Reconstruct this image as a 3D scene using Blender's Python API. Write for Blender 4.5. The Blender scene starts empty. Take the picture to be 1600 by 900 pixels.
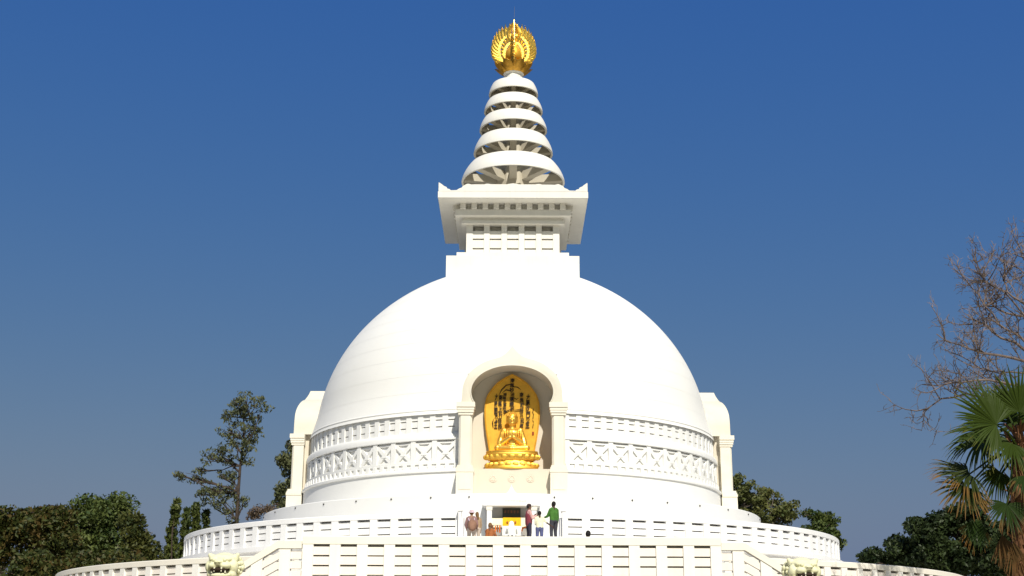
import bpy, bmesh, math, random
import numpy as np
from mathutils import Vector, Matrix, Euler, Quaternion
R = math.radians
PI = math.pi
sc = bpy.context.scene
col = sc.collection

# ---------------------------------------------------------------- camera, sky, sun, exposure
PITCH = 0.2762
CAM = Vector((0.0, -75.0, 0.0))          # the world is measured from the photographer's eye (ground 1.7 m below)
cam = bpy.data.cameras.new('camera')
cam.sensor_width = 36.0
cam.lens = 2017.2 / 1600.0 * 36.0
cam.clip_start = 0.5
cam.clip_end = 6000.0
camo = bpy.data.objects.new('camera', cam)
col.objects.link(camo)
camo.matrix_world = Matrix.Translation(CAM) @ (Matrix.Rotation(R(0.03), 4, 'Z') @ Matrix.Rotation(PI / 2 + PITCH, 4, 'X') @ Matrix.Rotation(R(0.25), 4, 'Z'))
sc.camera = camo

SUN_EL, SUN_AZ = R(45), R(13)            # azimuth measured from the camera side towards the right
world = bpy.data.worlds.new('World')
sc.world = world
world.use_nodes = True
wn = world.node_tree
bg = wn.nodes['Background']
sky = wn.nodes.new('ShaderNodeTexSky')
sky.sky_type = 'NISHITA'
sky.sun_disc = False
sky.sun_elevation = SUN_EL
sky.sun_rotation = PI - SUN_AZ
sky.altitude = 100.0
sky.air_density = 1.0
sky.dust_density = 3.0
sky.ozone_density = 2.0
# one colour grade for the whole sky: a dry winter haze, deep blue above and greyish towards the horizon, levelling off near the sun
def mth(op, a, b):
    n = wn.nodes.new('ShaderNodeMath'); n.operation = op
    wn.links.new(a, n.inputs[0]); n.inputs[1].default_value = b
    return n.outputs[0]
sep = wn.nodes.new('ShaderNodeSeparateColor')
cmb = wn.nodes.new('ShaderNodeCombineColor')
wn.links.new(sky.outputs[0], sep.inputs[0])
res_ = []
for ch, lim, g_, k_ in ((0, 0.20, 1.516, 2.60), (1, 0.33, 0.75, 0.68), (2, 0.50, 0.12, 0.43)):
    v_ = mth('MULTIPLY', sep.outputs[ch], 0.05)
    v_ = mth('MINIMUM', v_, lim)
    v_ = mth('POWER', v_, g_)
    res_.append(mth('MULTIPLY', v_, k_ / 0.1))
ma_ = wn.nodes.new('ShaderNodeMath'); ma_.operation = 'MULTIPLY_ADD'          # dust takes some blue away where it reddens
wn.links.new(res_[0], ma_.inputs[0]); ma_.inputs[1].default_value = -0.42; wn.links.new(res_[2], ma_.inputs[2])
res_[2] = ma_.outputs[0]
for ch in range(3): wn.links.new(res_[ch], cmb.inputs[ch])
wn.links.new(cmb.outputs[0], bg.inputs[0])
bg.inputs[1].default_value = 0.1

sun = bpy.data.lights.new('sun', 'SUN')
sun.energy = 5.0
sun.angle = R(0.53)
sun.color = (1.0, 0.955, 0.86)
suno = bpy.data.objects.new('sun', sun)
col.objects.link(suno)
sdir = Vector((math.sin(SUN_AZ) * math.cos(SUN_EL), -math.cos(SUN_AZ) * math.cos(SUN_EL), math.sin(SUN_EL)))
suno.rotation_euler = sdir.to_track_quat('Z', 'Y').to_euler()
suno.location = sdir * 200

sc.view_settings.view_transform = 'Standard'
sc.view_settings.look = 'None'
sc.view_settings.gamma = 1.0
sc.view_settings.exposure = 0.1
sc.view_settings.use_curve_mapping = False
sc.render.engine = 'CYCLES'
sc.cycles.max_bounces = 8
sc.cycles.diffuse_bounces = 3
sc.cycles.use_denoising = True

# ---------------------------------------------------------------- helpers
_f = 2017.2
_c, _s = math.cos(PITCH), math.sin(PITCH)


def P(px, py, Y):
    """point of the plane y = Y seen at a position of the 1600 x 900 photograph (used to survey the site)"""
    v = (450 - py) / _f
    yy = Y + 75.0
    z = yy * (v * _c + _s) / (_c - v * _s)
    dep = yy * _c + z * _s
    return Vector(((px - 799.5) * dep / _f, Y, z))


MATS = {}


def node_mat(name):
    m = bpy.data.materials.new(name)
    m.use_nodes = True
    nt = m.node_tree
    return m, nt, nt.nodes['Principled BSDF']


def plaster(name, base, dirt=0.06, rough=0.62, scale=0.7, streak=0.05, bump=0.15, grime=(0.36, 0.33, 0.27)):
    """painted plaster or stone: large mottling, fine grain, faint rain streaks with a shape of their own"""
    m, nt, b = node_mat(name)
    N, L = nt.nodes, nt.links
    geo = N.new('ShaderNodeNewGeometry')
    n1 = N.new('ShaderNodeTexNoise'); n1.inputs['Scale'].default_value = scale; n1.inputs['Detail'].default_value = 6
    L.new(geo.outputs['Position'], n1.inputs['Vector'])
    mp = N.new('ShaderNodeMapping'); mp.inputs['Scale'].default_value = (2.6, 2.6, 0.16)
    L.new(geo.outputs['Position'], mp.inputs['Vector'])
    n2 = N.new('ShaderNodeTexNoise'); n2.inputs['Scale'].default_value = 1.6; n2.inputs['Detail'].default_value = 5
    L.new(mp.outputs[0], n2.inputs['Vector'])
    r1 = N.new('ShaderNodeMapRange'); r1.inputs[1].default_value = 0.42; r1.inputs[2].default_value = 0.72; r1.inputs[4].default_value = dirt
    L.new(n1.outputs[0], r1.inputs[0])
    r2 = N.new('ShaderNodeMapRange'); r2.inputs[1].default_value = 0.55; r2.inputs[2].default_value = 0.8; r2.inputs[4].default_value = streak
    L.new(n2.outputs[0], r2.inputs[0])
    ad = N.new('ShaderNodeMath'); ad.operation = 'ADD'; ad.use_clamp = True
    L.new(r1.outputs[0], ad.inputs[0]); L.new(r2.outputs[0], ad.inputs[1])
    mx = N.new('ShaderNodeMix'); mx.data_type = 'RGBA'
    mx.inputs[6].default_value = (*base, 1); mx.inputs[7].default_value = (*grime, 1)
    L.new(ad.outputs[0], mx.inputs[0])
    L.new(mx.outputs[2], b.inputs['Base Color'])
    n3 = N.new('ShaderNodeTexNoise'); n3.inputs['Scale'].default_value = 14; n3.inputs['Detail'].default_value = 4
    L.new(geo.outputs['Position'], n3.inputs['Vector'])
    bp = N.new('ShaderNodeBump'); bp.inputs['Strength'].default_value = bump; bp.inputs['Distance'].default_value = 0.02
    L.new(n3.outputs[0], bp.inputs['Height']); L.new(bp.outputs[0], b.inputs['Normal'])
    b.inputs['Roughness'].default_value = rough
    b.inputs['Specular IOR Level'].default_value = 0.3
    MATS[name] = m
    return m


def plain(name, base, rough=0.7, metal=0.0, var=0.25, scale=3.0, spec=0.3, bump=0.0, bscale=20.0):
    m, nt, b = node_mat(name)
    N, L = nt.nodes, nt.links
    geo = N.new('ShaderNodeNewGeometry')
    n1 = N.new('ShaderNodeTexNoise'); n1.inputs['Scale'].default_value = scale; n1.inputs['Detail'].default_value = 5
    L.new(geo.outputs['Position'], n1.inputs['Vector'])
    r1 = N.new('ShaderNodeMapRange'); r1.inputs[1].default_value = 0.3; r1.inputs[2].default_value = 0.7
    r1.inputs[3].default_value = 1 - var; r1.inputs[4].default_value = 1 + var
    L.new(n1.outputs[0], r1.inputs[0])
    mx = N.new('ShaderNodeMix'); mx.data_type = 'RGBA'; mx.blend_type = 'MULTIPLY'
    mx.inputs[0].default_value = 1.0
    mx.inputs[6].default_value = (*base, 1)
    L.new(r1.outputs[0], mx.inputs[7])
    L.new(mx.outputs[2], b.inputs['Base Color'])
    b.inputs['Roughness'].default_value = rough
    b.inputs['Metallic'].default_value = metal
    b.inputs['Specular IOR Level'].default_value = spec
    if bump:
        n3 = N.new('ShaderNodeTexNoise'); n3.inputs['Scale'].default_value = bscale; n3.inputs['Detail'].default_value = 4
        L.new(geo.outputs['Position'], n3.inputs['Vector'])
        bp = N.new('ShaderNodeBump'); bp.inputs['Strength'].default_value = bump; bp.inputs['Distance'].default_value = 0.03
        L.new(n3.outputs[0], bp.inputs['Height']); L.new(bp.outputs[0], b.inputs['Normal'])
    MATS[name] = m
    return m


def leafmat(name, c1, c2, trans=0.25, rough=0.55, c3=None):
    """foliage: colour differs from leaf to leaf and from clump to clump"""
    m, nt, b = node_mat(name)
    N, L = nt.nodes, nt.links
    geo = N.new('ShaderNodeNewGeometry')
    n1 = N.new('ShaderNodeTexNoise'); n1.inputs['Scale'].default_value = 0.7; n1.inputs['Detail'].default_value = 3
    L.new(geo.outputs['Position'], n1.inputs['Vector'])
    ri = N.new('ShaderNodeMath'); ri.operation = 'MULTIPLY_ADD'
    ri.inputs[1].default_value = 0.36; ri.inputs[2].default_value = 0.04
    L.new(geo.outputs['Random Per Island'], ri.inputs[0])
    ad = N.new('ShaderNodeMath'); ad.operation = 'ADD'
    L.new(ri.outputs[0], ad.inputs[0]); L.new(n1.outputs[0], ad.inputs[1])
    cr = N.new('ShaderNodeValToRGB')
    cr.color_ramp.elements[0].position = 0.45; cr.color_ramp.elements[0].color = (*c1, 1)
    cr.color_ramp.elements[1].position = 0.95; cr.color_ramp.elements[1].color = (*c2, 1)
    if c3:
        e = cr.color_ramp.elements.new(0.72); e.color = (*c3, 1)
    L.new(ad.outputs[0], cr.inputs[0])
    L.new(cr.outputs[0], b.inputs['Base Color'])
    b.inputs['Roughness'].default_value = rough
    b.inputs['Specular IOR Level'].default_value = 0.25
    tr = N.new('ShaderNodeBsdfTranslucent')
    L.new(cr.outputs[0], tr.inputs['Color'])
    ms = N.new('ShaderNodeMixShader'); ms.inputs[0].default_value = trans
    L.new(b.outputs[0], ms.inputs[1]); L.new(tr.outputs[0], ms.inputs[2])
    L.new(ms.outputs[0], nt.nodes['Material Output'].inputs['Surface'])
    MATS[name] = m
    return m


plaster('white_paint', (0.79, 0.782, 0.752), dirt=0.04, streak=0.03)
plaster('dome_white', (0.79, 0.78, 0.74), dirt=0.045, streak=0.03, scale=0.35)
plaster('tower_white', (0.75, 0.73, 0.675), dirt=0.09, streak=0.12)
plaster('spire_shade', (0.47, 0.43, 0.345), dirt=0.3, streak=0.3, scale=1.5)  # darker than the tower white: shade inside the spire put into the colour
plaster('cream_marble', (0.745, 0.70, 0.59), dirt=0.16, streak=0.12, scale=1.2, grime=(0.5, 0.42, 0.28))
plaster('terrace_white', (0.81, 0.785, 0.725), dirt=0.08, streak=0.10)
plaster('terrace_rail', (0.79, 0.745, 0.645), dirt=0.10, streak=0.06)
plaster('slat_cream', (0.81, 0.75, 0.675), dirt=0.09, streak=0.12)
plaster('ring_white', (0.79, 0.78, 0.765), dirt=0.06, streak=0.06)
plaster('arch_stone', (0.635, 0.60, 0.505), dirt=0.16, streak=0.14, scale=1.4, grime=(0.5, 0.44, 0.32))
plaster('alcove_stone', (0.66, 0.595, 0.485), dirt=0.10, streak=0.08, scale=1.0)
plaster('lion_stone', (0.72, 0.705, 0.47), dirt=0.22, streak=0.15, scale=4.0, grime=(0.36, 0.34, 0.13))
plaster('paving', (0.62, 0.58, 0.50), dirt=0.3, streak=0.0, scale=0.4)
plain('gold', (0.80, 0.46, 0.07), rough=0.45, metal=0.88, var=0.12, scale=4.0, spec=0.5, bump=0.15, bscale=9)
plain('flame_gold', (0.95, 0.62, 0.12), rough=0.3, metal=0.95, var=0.25, scale=6.0, spec=0.5, bump=0.3, bscale=12)
plain('gold_pale', (0.90, 0.55, 0.10), rough=0.36, metal=0.8, var=0.10, scale=5.0, spec=0.5, bump=0.1, bscale=9)
plain('gold_leaf', (0.74, 0.40, 0.04), rough=0.5, metal=0.5, var=0.14, scale=2.5, spec=0.5, bump=0.12, bscale=14)
plain('gold_old', (0.50, 0.27, 0.04), rough=0.4, metal=0.85, var=0.3, scale=5.0, spec=0.5)
plain('ink', (0.02, 0.012, 0.008), rough=0.6, var=0.2)
plain('dark_hole', (0.05, 0.045, 0.04), rough=0.9, var=0.2)
plain('steel', (0.35, 0.35, 0.36), rough=0.4, metal=0.9, var=0.1)


def setp(o, label=None, cat=None, group=None, kind=None):
    if label: o['label'] = label
    if cat: o['category'] = cat
    if group: o['group'] = group
    if kind: o['kind'] = kind
    return o


OFF = {}


def thing(name, label, cat, base=(0, 0, 0), group=None):
    """an Empty at a thing's base; parts are modelled in site coordinates"""
    o = bpy.data.objects.new(name, None)
    o.empty_display_size = 0.3
    col.objects.link(o)
    o.location = base
    OFF[o.name] = Vector(base)
    return setp(o, label, cat, group)


def link(name, mesh, parent=None, rotz=0.0, loc=None):
    o = bpy.data.objects.new(name, mesh)
    col.objects.link(o)
    if parent is not None:
        o.parent = parent
        if parent.name in OFF:
            o.matrix_parent_inverse = Matrix.Translation(-OFF[parent.name])
    if rotz: o.rotation_euler = (0, 0, rotz)
    if loc is not None: o.location = loc
    return o


class MB:
    """collects simple solids; build() makes one mesh of them"""

    def __init__(self):
        self.v = []
        self.f = []

    def add(self, vs, fs):
        k = len(self.v)
        self.v.extend([tuple(p) for p in vs])
        self.f.extend([tuple(i + k for i in f) for f in fs])
        return self

    def hexa(self, p):
        return self.add(p, [(0, 3, 2, 1), (4, 5, 6, 7), (0, 1, 5, 4), (1, 2, 6, 5), (2, 3, 7, 6), (3, 0, 4, 7)])

    def box(self, x0, x1, y0, y1, z0, z1):
        return self.hexa([(x0, y0, z0), (x1, y0, z0), (x1, y1, z0), (x0, y1, z0), (x0, y0, z1), (x1, y0, z1), (x1, y1, z1), (x0, y1, z1)])

    def bar(self, a, b, w, h, up=(0, 0, 1)):
        a, b = Vector(a), Vector(b)
        d = (b - a).normalized()
        s = d.cross(Vector(up)).normalized() * (w / 2)
        u = s.cross(d).normalized() * (h / 2)
        return self.hexa([a - s - u, a + s - u, b + s - u, b - s - u, a - s + u, a + s + u, b + s + u, b - s + u])

    def prism(self, poly, axis, lo, hi):
        """extrude a 2-D outline (ccw) along an axis; poly in the other two coordinates"""
        def pt(p, t):
            if axis == 'y': return (p[0], t, p[1])
            if axis == 'x': return (t, p[0], p[1])
            return (p[0], p[1], t)
        n = len(poly)
        vs = [pt(p, lo) for p in poly] + [pt(p, hi) for p in poly]
        fs = [tuple(range(n - 1, -1, -1)), tuple(range(n, 2 * n))] + [(i, (i + 1) % n, n + (i + 1) % n, n + i) for i in range(n)]
        return self.add(vs, fs)

    def tube(self, pts, rads, n=8, cap=True):
        pts = [Vector(p) for p in pts]
        vs, fs = [], []
        prev = None
        for i, p in enumerate(pts):
            d = (pts[min(i + 1, len(pts) - 1)] - pts[max(i - 1, 0)])
            d = d.normalized() if d.length > 1e-9 else Vector((0, 0, 1))
            if prev is None:
                a = Vector((1, 0, 0)) if abs(d.x) < 0.8 else Vector((0, 1, 0))
                s = d.cross(a).normalized()
            else:
                s = prev - d * prev.dot(d)
                s = s.normalized() if s.length > 1e-6 else d.orthogonal().normalized()
            prev = s
            u = d.cross(s)
            r = rads[i] if hasattr(rads, '__len__') else rads
            for k in range(n):
                t = 2 * PI * k / n
                vs.append(p + s * (r * math.cos(t)) + u * (r * math.sin(t)))
        for i in range(len(pts) - 1):
            for k in range(n):
                a, b = i * n + k, i * n + (k + 1) % n
                fs.append((a, b, b + n, a + n))
        if cap:
            fs.append(tuple(range(n - 1, -1, -1)))
            m = (len(pts) - 1) * n
            fs.append(tuple(range(m, m + n)))
        return self.add(vs, fs)

    def lathe(self, prof, n=32, c=(0, 0), a0=0.0, a1=2 * PI, closed=False):
        """revolve (r, z) pairs about a vertical axis; angle 0 faces the photographer, positive to the right"""
        full = abs(a1 - a0) > 2 * PI - 1e-6
        m = n if full else n + 1
        vs, fs = [], []
        k = len(prof)
        for i in range(m):
            t = a0 + (a1 - a0) * i / n
            for r, z in prof:
                vs.append((c[0] + r * math.sin(t), c[1] - r * math.cos(t), z))
        kk = k if closed else k - 1
        for i in range(n):
            j = (i + 1) % m
            for q in range(kk):
                q2 = (q + 1) % k
                fs.append((i * k + q, j * k + q, j * k + q2, i * k + q2))
        if closed and not full:
            fs.append(tuple(range(k - 1, -1, -1)))
            fs.append(tuple((m - 1) * k + q for q in range(k)))
        return self.add(vs, fs)

    def ball(self, c, r, nu=12, nv=8):
        rx, ry, rz = (r, r, r) if not hasattr(r, '__len__') else r
        vs = [(c[0], c[1], c[2] - rz)]
        for j in range(1, nv):
            t = -PI / 2 + PI * j / nv
            for i in range(nu):
                u = 2 * PI * i / nu
                vs.append((c[0] + rx * math.cos(t) * math.cos(u), c[1] + ry * math.cos(t) * math.sin(u), c[2] + rz * math.sin(t)))
        vs.append((c[0], c[1], c[2] + rz))
        fs = []
        for i in range(nu):
            fs.append((0, 1 + (i + 1) % nu, 1 + i))
            top = len(vs) - 1
            b = 1 + (nv - 2) * nu
            fs.append((top, b + i, b + (i + 1) % nu))
        for j in range(nv - 2):
            for i in range(nu):
                a, a2 = 1 + j * nu + i, 1 + j * nu + (i + 1) % nu
                fs.append((a, a2, a2 + nu, a + nu))
        return self.add(vs, fs)

    def capsule(self, a, ra, b, rb, n=12):
        a, b = Vector(a), Vector(b)
        d = b - a
        L = d.length
        if L < 1e-6:
            return self.ball(a, ra)
        d = d / L
        pts, rads = [], []
        for k in range(4):
            t = PI / 2 * k / 4
            pts.append(a - d * (ra * math.cos(t))); rads.append(max(ra * math.sin(t), 0.002))
        pts.append(a); rads.append(ra)
        pts.append(b); rads.append(rb)
        for k in range(1, 5):
            t = PI / 2 * k / 4
            pts.append(b + d * (rb * math.sin(t))); rads.append(max(rb * math.cos(t), 0.002))
        # rings share directions, so the tube frame stays steady
        return self.tube(pts, rads, n)

    def mesh(self, name, mat, smooth=None, fix=True):
        me = bpy.data.meshes.new(name)
        me.from_pydata(self.v, [], self.f)
        if fix:
            bm = bmesh.new()
            bm.from_mesh(me)
            bmesh.ops.recalc_face_normals(bm, faces=bm.faces)
            bm.to_mesh(me)
            bm.free()
        if mat: me.materials.append(MATS[mat] if isinstance(mat, str) else mat)
        if smooth is not None:
            me.polygons.foreach_set('use_smooth', [True] * len(me.polygons))
            if smooth < 180: me.set_sharp_from_angle(angle=R(smooth))
        me.update()
        return me

    def build(self, name, mat, parent=None, smooth=None, **kw):
        return link(name, self.mesh(name, mat, smooth), parent, **kw)


def remesh(mb, name, mat, voxel, it=3, parent=None):
    """fuse overlapping solids into one continuous skin"""
    me = mb.mesh('tmp_' + name, None)
    o = bpy.data.objects.new('tmp', me)
    col.objects.link(o)
    m = o.modifiers.new('r', 'REMESH'); m.mode = 'VOXEL'; m.voxel_size = voxel; m.use_smooth_shade = True
    s = o.modifiers.new('s', 'SMOOTH'); s.iterations = it; s.factor = 0.5
    dg = bpy.context.evaluated_depsgraph_get()
    res = bpy.data.meshes.new_from_object(o.evaluated_get(dg))
    bpy.data.objects.remove(o)
    bpy.data.meshes.remove(me)
    res.name = name
    res.materials.clear()
    res.materials.append(MATS[mat])
    res.polygons.foreach_set('use_smooth', [True] * len(res.polygons))
    return link(name, res, parent)


def rnd(seed):
    return random.Random(seed)

# ---------------------------------------------------------------- the setting
GROUND, FB, FA, TC = -1.7, 2.53, 4.72, 7.25


def ground_material():
    m, nt, b = node_mat('ground')
    N, L = nt.nodes, nt.links
    geo = N.new('ShaderNodeNewGeometry')
    n1 = N.new('ShaderNodeTexNoise'); n1.inputs['Scale'].default_value = 0.08; n1.inputs['Detail'].default_value = 8
    n2 = N.new('ShaderNodeTexNoise'); n2.inputs['Scale'].default_value = 3.0; n2.inputs['Detail'].default_value = 6
    L.new(geo.outputs['Position'], n1.inputs['Vector']); L.new(geo.outputs['Position'], n2.inputs['Vector'])
    ad = N.new('ShaderNodeMath'); ad.operation = 'ADD'
    L.new(n1.outputs[0], ad.inputs[0]); L.new(n2.outputs[0], ad.inputs[1])
    cr = N.new('ShaderNodeValToRGB')
    cr.color_ramp.elements[0].position = 0.8; cr.color_ramp.elements[0].color = (0.07, 0.10, 0.035, 1)
    cr.color_ramp.elements[1].position = 1.2; cr.color_ramp.elements[1].color = (0.21, 0.17, 0.09, 1)
    L.new(ad.outputs[0], cr.inputs[0]); L.new(cr.outputs[0], b.inputs['Base Color'])
    b.inputs['Roughness'].default_value = 0.95
    MATS['ground'] = m


ground_material()
g = MB()
g.add([(-2500, -2500, GROUND), (2500, -2500, GROUND), (2500, 2500, GROUND), (-2500, 2500, GROUND)], [(0, 1, 2, 3)])
setp(g.build('ground', 'ground'), kind='structure')
g = MB()
g.lathe([(33.5, GROUND + 0.004), (23.0, GROUND + 0.004)], 96)
setp(g.build('plaza', 'paving'), kind='structure')
g = MB()
g.box(-6, 6, -90, -33.2, GROUND - 0.1, GROUND + 0.008)
setp(g.build('path', 'paving'), kind='structure')

# ---------------------------------------------------------------- lower terrace with its landing and stairs
RB = 24.5
MPX = 0.02152                       # metres per photograph pixel at the front parapet
LT = thing('terrace', 'broad round white lower terrace with a square landing in front', 'terrace', (0, 0, GROUND))
MB().lathe([(0.01, FB), (RB + 0.15, FB), (RB + 0.15, FB - 0.3), (RB - 0.1, FB - 0.36), (RB - 0.1, GROUND - 0.2)], 160).build('terrace_drum', 'terrace_white', LT, 30)
LW = 8.0
MB().box(-LW, LW, -30.80, -22.0, GROUND - 0.2, FB + 0.004).build('landing', 'terrace_white', LT)

# lateral flights of steps to the left and right of the landing
for sgn, side in ((-1, 'left'), (1, 'right')):
    st = thing('staircase', 'white flight of steps descending sideways from the landing, ' + side + ' side', 'stairs', (sgn * 11.5, -29.5, GROUND))
    me = None
    n = 25
    for k in range(n):
        zt = FB - 0.168 * (k + 1)
        x0 = LW + 0.27 * k
        m = MB().box(min(sgn * x0, sgn * (x0 + 0.29)), max(sgn * x0, sgn * (x0 + 0.29)), -30.8, -28.4, GROUND - 0.1, zt)
        m.build('step', 'terrace_white', st)

# ---------------------------------------------------------------- balustrades
PW, PD = 0.35, 0.34                  # posts
SLH, SLP, SLD = 0.254, 0.305, 0.22   # slat height, slat pitch, slat thickness


def ring_rail(Rr, top, thick, a0, a1, parent, mat):
    h = 0.185
    prof = [(Rr + h, top - thick), (Rr + h, top - 0.03), (Rr + h - 0.03, top), (Rr - h + 0.03, top), (Rr - h, top - 0.03), (Rr - h, top - thick)]
    n = max(8, int(abs(a1 - a0) * Rr / 0.45))
    return MB().lathe(prof, n, a0=a0, a1=a1, closed=True).build('handrail', mat, parent, 25)


def ring_balustrade(name, label, Rr, top, floor, a0, a1, nb, base_z, mats, thick=0.23):
    """posts with three slats between them under a handrail, following a circle"""
    T = thing(name, label, 'balustrade', (Rr * math.sin((a0 + a1) / 2), -Rr * math.cos((a0 + a1) / 2), floor))
    ring_rail(Rr, top, thick, a0, a1, T, mats[0])
    pm = MB().box(-PW / 2, PW / 2, -Rr - PD / 2, -Rr + PD / 2, floor, top - thick + 0.01).mesh('post', mats[1])
    da = (a1 - a0) / nb
    for k in range(nb + 1):
        link('post', pm, T, rotz=a0 + da * k)
    wl = abs(da) * Rr - PW + 0.02
    sm = []
    for j in range(3):
        zt = top - thick - 0.085 - SLP * j
        sm.append(MB().box(-wl / 2, wl / 2, -Rr - 0.09, -Rr + 0.15, zt - SLH, zt).mesh('slat', mats[2]))
    for k in range(nb):
        for j in range(3):
            o = link('slat', sm[j], T, rotz=a0 + da * (k + 0.5))
    zb = top - thick - 0.085 - SLP * 3 + 0.03
    MB().lathe([(Rr - 0.155, floor), (Rr - 0.155, top - thick + 0.01), (Rr - 0.18, top - thick + 0.01), (Rr - 0.18, floor)], max(8, int(abs(a1 - a0) * Rr / 0.5)), a0=a0, a1=a1, closed=True).build('back_panel', mats[1], T, 25)  # backing added behind the slats so the gaps turn to shadow
    MB().lathe([(Rr + 0.19, floor - 0.02), (Rr + 0.19, zb), (Rr - 0.2, zb), (Rr - 0.2, floor - 0.02)], max(8, int(abs(a1 - a0) * Rr / 0.5)),
               a0=a0, a1=a1, closed=True).build('kerb', mats[1], T, 25)
    return T


GA = math.asin(2.26 / 18.0)
wm = ('ring_white', 'ring_white', 'ring_white')
ring_balustrade('balustrade', 'curved white balustrade of the upper terrace, left of the gate', 18.0, 5.94, FA, -GA, -R(104), 31, FA, wm)
ring_balustrade('balustrade', 'curved white balustrade of the upper terrace, right of the gate', 18.0, 5.94, FA, GA, R(104), 31, FA, wm)
AB = math.asin(8.6 / RB)
tm = ('terrace_rail', 'terrace_white', 'slat_cream')
ring_balustrade('balustrade', 'cream curved balustrade of the lower terrace at the bottom left', RB - 0.2, 3.75, FB, -AB, -R(104), 36, FB, tm)
ring_balustrade('balustrade', 'cream curved balustrade of the lower terrace at the bottom right', RB - 0.2, 3.75, FB, AB, R(104), 36, FB, tm)

# gate piers beside the opening of the upper balustrade
for sgn, w in ((-1, 'left'), (1, 'right')):
    t = thing('gate_pier', 'slim white pier closing the upper balustrade on the ' + w + ' of the gate', 'pier', (sgn * 2.3, -18.0, FA))
    MB().box(sgn * 2.26 - 0.06, sgn * 2.26 + 0.06, -18.32, -17.7, FA, 5.98).build('shaft', 'ring_white', t)
    MB().box(sgn * 2.26 - 0.10, sgn * 2.26 + 0.10, -18.36, -17.66, 5.98, 6.06).build('cap', 'ring_white', t)

# straight parapet of the landing
YF = -31.0
T = thing('parapet', 'long straight cream parapet across the front of the landing', 'parapet', (0, YF, FB))
x0 = -325 * MPX
TOPF, THF = 3.785, 0.275
prof = [(YF - 0.18, TOPF - THF), (YF + 0.22, TOPF - THF), (YF + 0.22, TOPF - 0.03), (YF + 0.17, TOPF), (YF - 0.15, TOPF), (YF - 0.18, TOPF - 0.03)]
MB().prism(prof, 'x', x0, -x0).build('handrail', 'terrace_rail', T)
pit = 42.2 * MPX
xr0 = (489.5 - 797.0) * MPX
gap = 25.4 * MPX
pm = MB().box(-(pit - gap) / 2, (pit - gap) / 2, -0.165, 0.165, 2.1, TOPF - THF + 0.01).mesh('post', 'terrace_white')
sl = [MB().box(-gap / 2 - 0.01, gap / 2 + 0.01, -0.10, 0.16, 0 - 0.268, 0).mesh('slat', 'slat_cream') for _ in range(2)]
rr = rnd(3)
for k in range(16):
    link('post', pm, T, loc=(xr0 - (pit - gap) / 2 + pit * k, YF, 0))
for k in range(15):
    for j in range(3):
        zt = TOPF - THF - 0.082 - 0.322 * j
        o = link('slat', sl[0], T, loc=(xr0 + gap / 2 + pit * k, YF + rr.uniform(-0.004, 0.004), zt + rr.uniform(-0.008, 0.004)))
        o.rotation_euler = (rr.uniform(-0.02, 0.02), rr.uniform(-0.004, 0.004), 0)
MB().box(x0, -x0, YF - 0.17, YF + 0.165, 2.0, 2.40).build('kerb', 'terrace_white', T)
MB().box(x0 + 0.02, -x0 - 0.02, YF + 0.17, YF + 0.199, 2.0, TOPF - THF + 0.01).build('back_panel', 'terrace_white', T)  # added panel, closes the slots so that they fall into shade

# raking balustrades of the two side flights
for sgn, side in ((-1, 'left'), (1, 'right')):
    T = thing('stair_rail', 'cream stair balustrade sloping down from the ' + side + ' end of the parapet', 'stair rail', (sgn * 10.5, YF, 0))
    zt = 3.60
    xa, xb = 7.005, 7.80
    th = 0.24

    def rail_bar(xs, zs, xe, ze, name='handrail'):
        m = MB()
        poly = [(sgn * xs, zs - th), (sgn * xe, ze - th), (sgn * xe, ze), (sgn * xs, zs)]
        if sgn < 0: poly = poly[::-1]
        m.prism(poly, 'y', YF - 0.19, YF + 0.19)
        return m.build(name, 'terrace_rail', T)
    rail_bar(xa, zt, xb, zt)
    SL = 0.168 / 0.27
    L = 6.6
    rail_bar(xb, zt, xb + L, zt - L * SL)
    xp = [7.56] + [7.56 + 0.92 * k for k in range(1, 8)]
    for k, x in enumerate(xp):
        z1 = zt - th - max(0, (x + 0.19 - xb)) * SL + (0.0 if k == 0 else 0.1)
        zb = FB - max(0, x - xb) * SL - 0.5
        z0 = zt - th - max(0, (x - 0.19 - xb)) * SL + (0.0 if k == 0 else 0.0)
        poly = [(sgn * (x - 0.185), zb), (sgn * (x + 0.185), zb), (sgn * (x + 0.185), z1 - (0.1 if k else 0)), (sgn * (x - 0.185), z0)]
        if sgn < 0: poly = poly[::-1]
        MB().prism(poly, 'y', YF - 0.16, YF + 0.16).build('post', 'terrace_white', T)
    bays = [(xa, 7.375)] + [(xp[k] + 0.185, xp[k + 1] - 0.185) for k in range(7)]
    for (a, b) in bays:
        for j in range(3):
            off = th + 0.10 + 0.315 * j
            za = zt - off - max(0, a - xb) * SL
            ze = zt - off - max(0, b - xb) * SL
            poly = [(sgn * a, za - 0.24), (sgn * b, ze - 0.24), (sgn * b, ze), (sgn * a, za)]
            if sgn < 0: poly = poly[::-1]
            MB().prism(poly, 'y', YF - 0.10, YF + 0.11).build('slat', 'slat_cream', T)

# ---------------------------------------------------------------- upper terrace
UT = thing('terrace', 'round white upper terrace on which the domed stupa stands', 'terrace', (0, 0, FB))
MB().lathe([(0.01, FA), (18.42, FA), (18.42, FA - 0.2), (18.36, FA - 0.22), (18.0, FA - 0.22), (18.0, FB - 0.1)], 160).build('terrace_drum', 'ring_white', UT, 30)
T = thing('staircase', 'straight central flight of white steps rising to the gate of the upper terrace', 'stairs', (0, -20.3, FB))
for k in range(13):
    MB().box(-2.2, 2.2, -18.3 - 0.30 * (k + 1), -18.3 - 0.30 * k + (0.5 if k == 0 else 0.01), FB - 0.02, FA - 0.168 * (k + 1) + 0.001 * k).build('step', 'ring_white', T)


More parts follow.
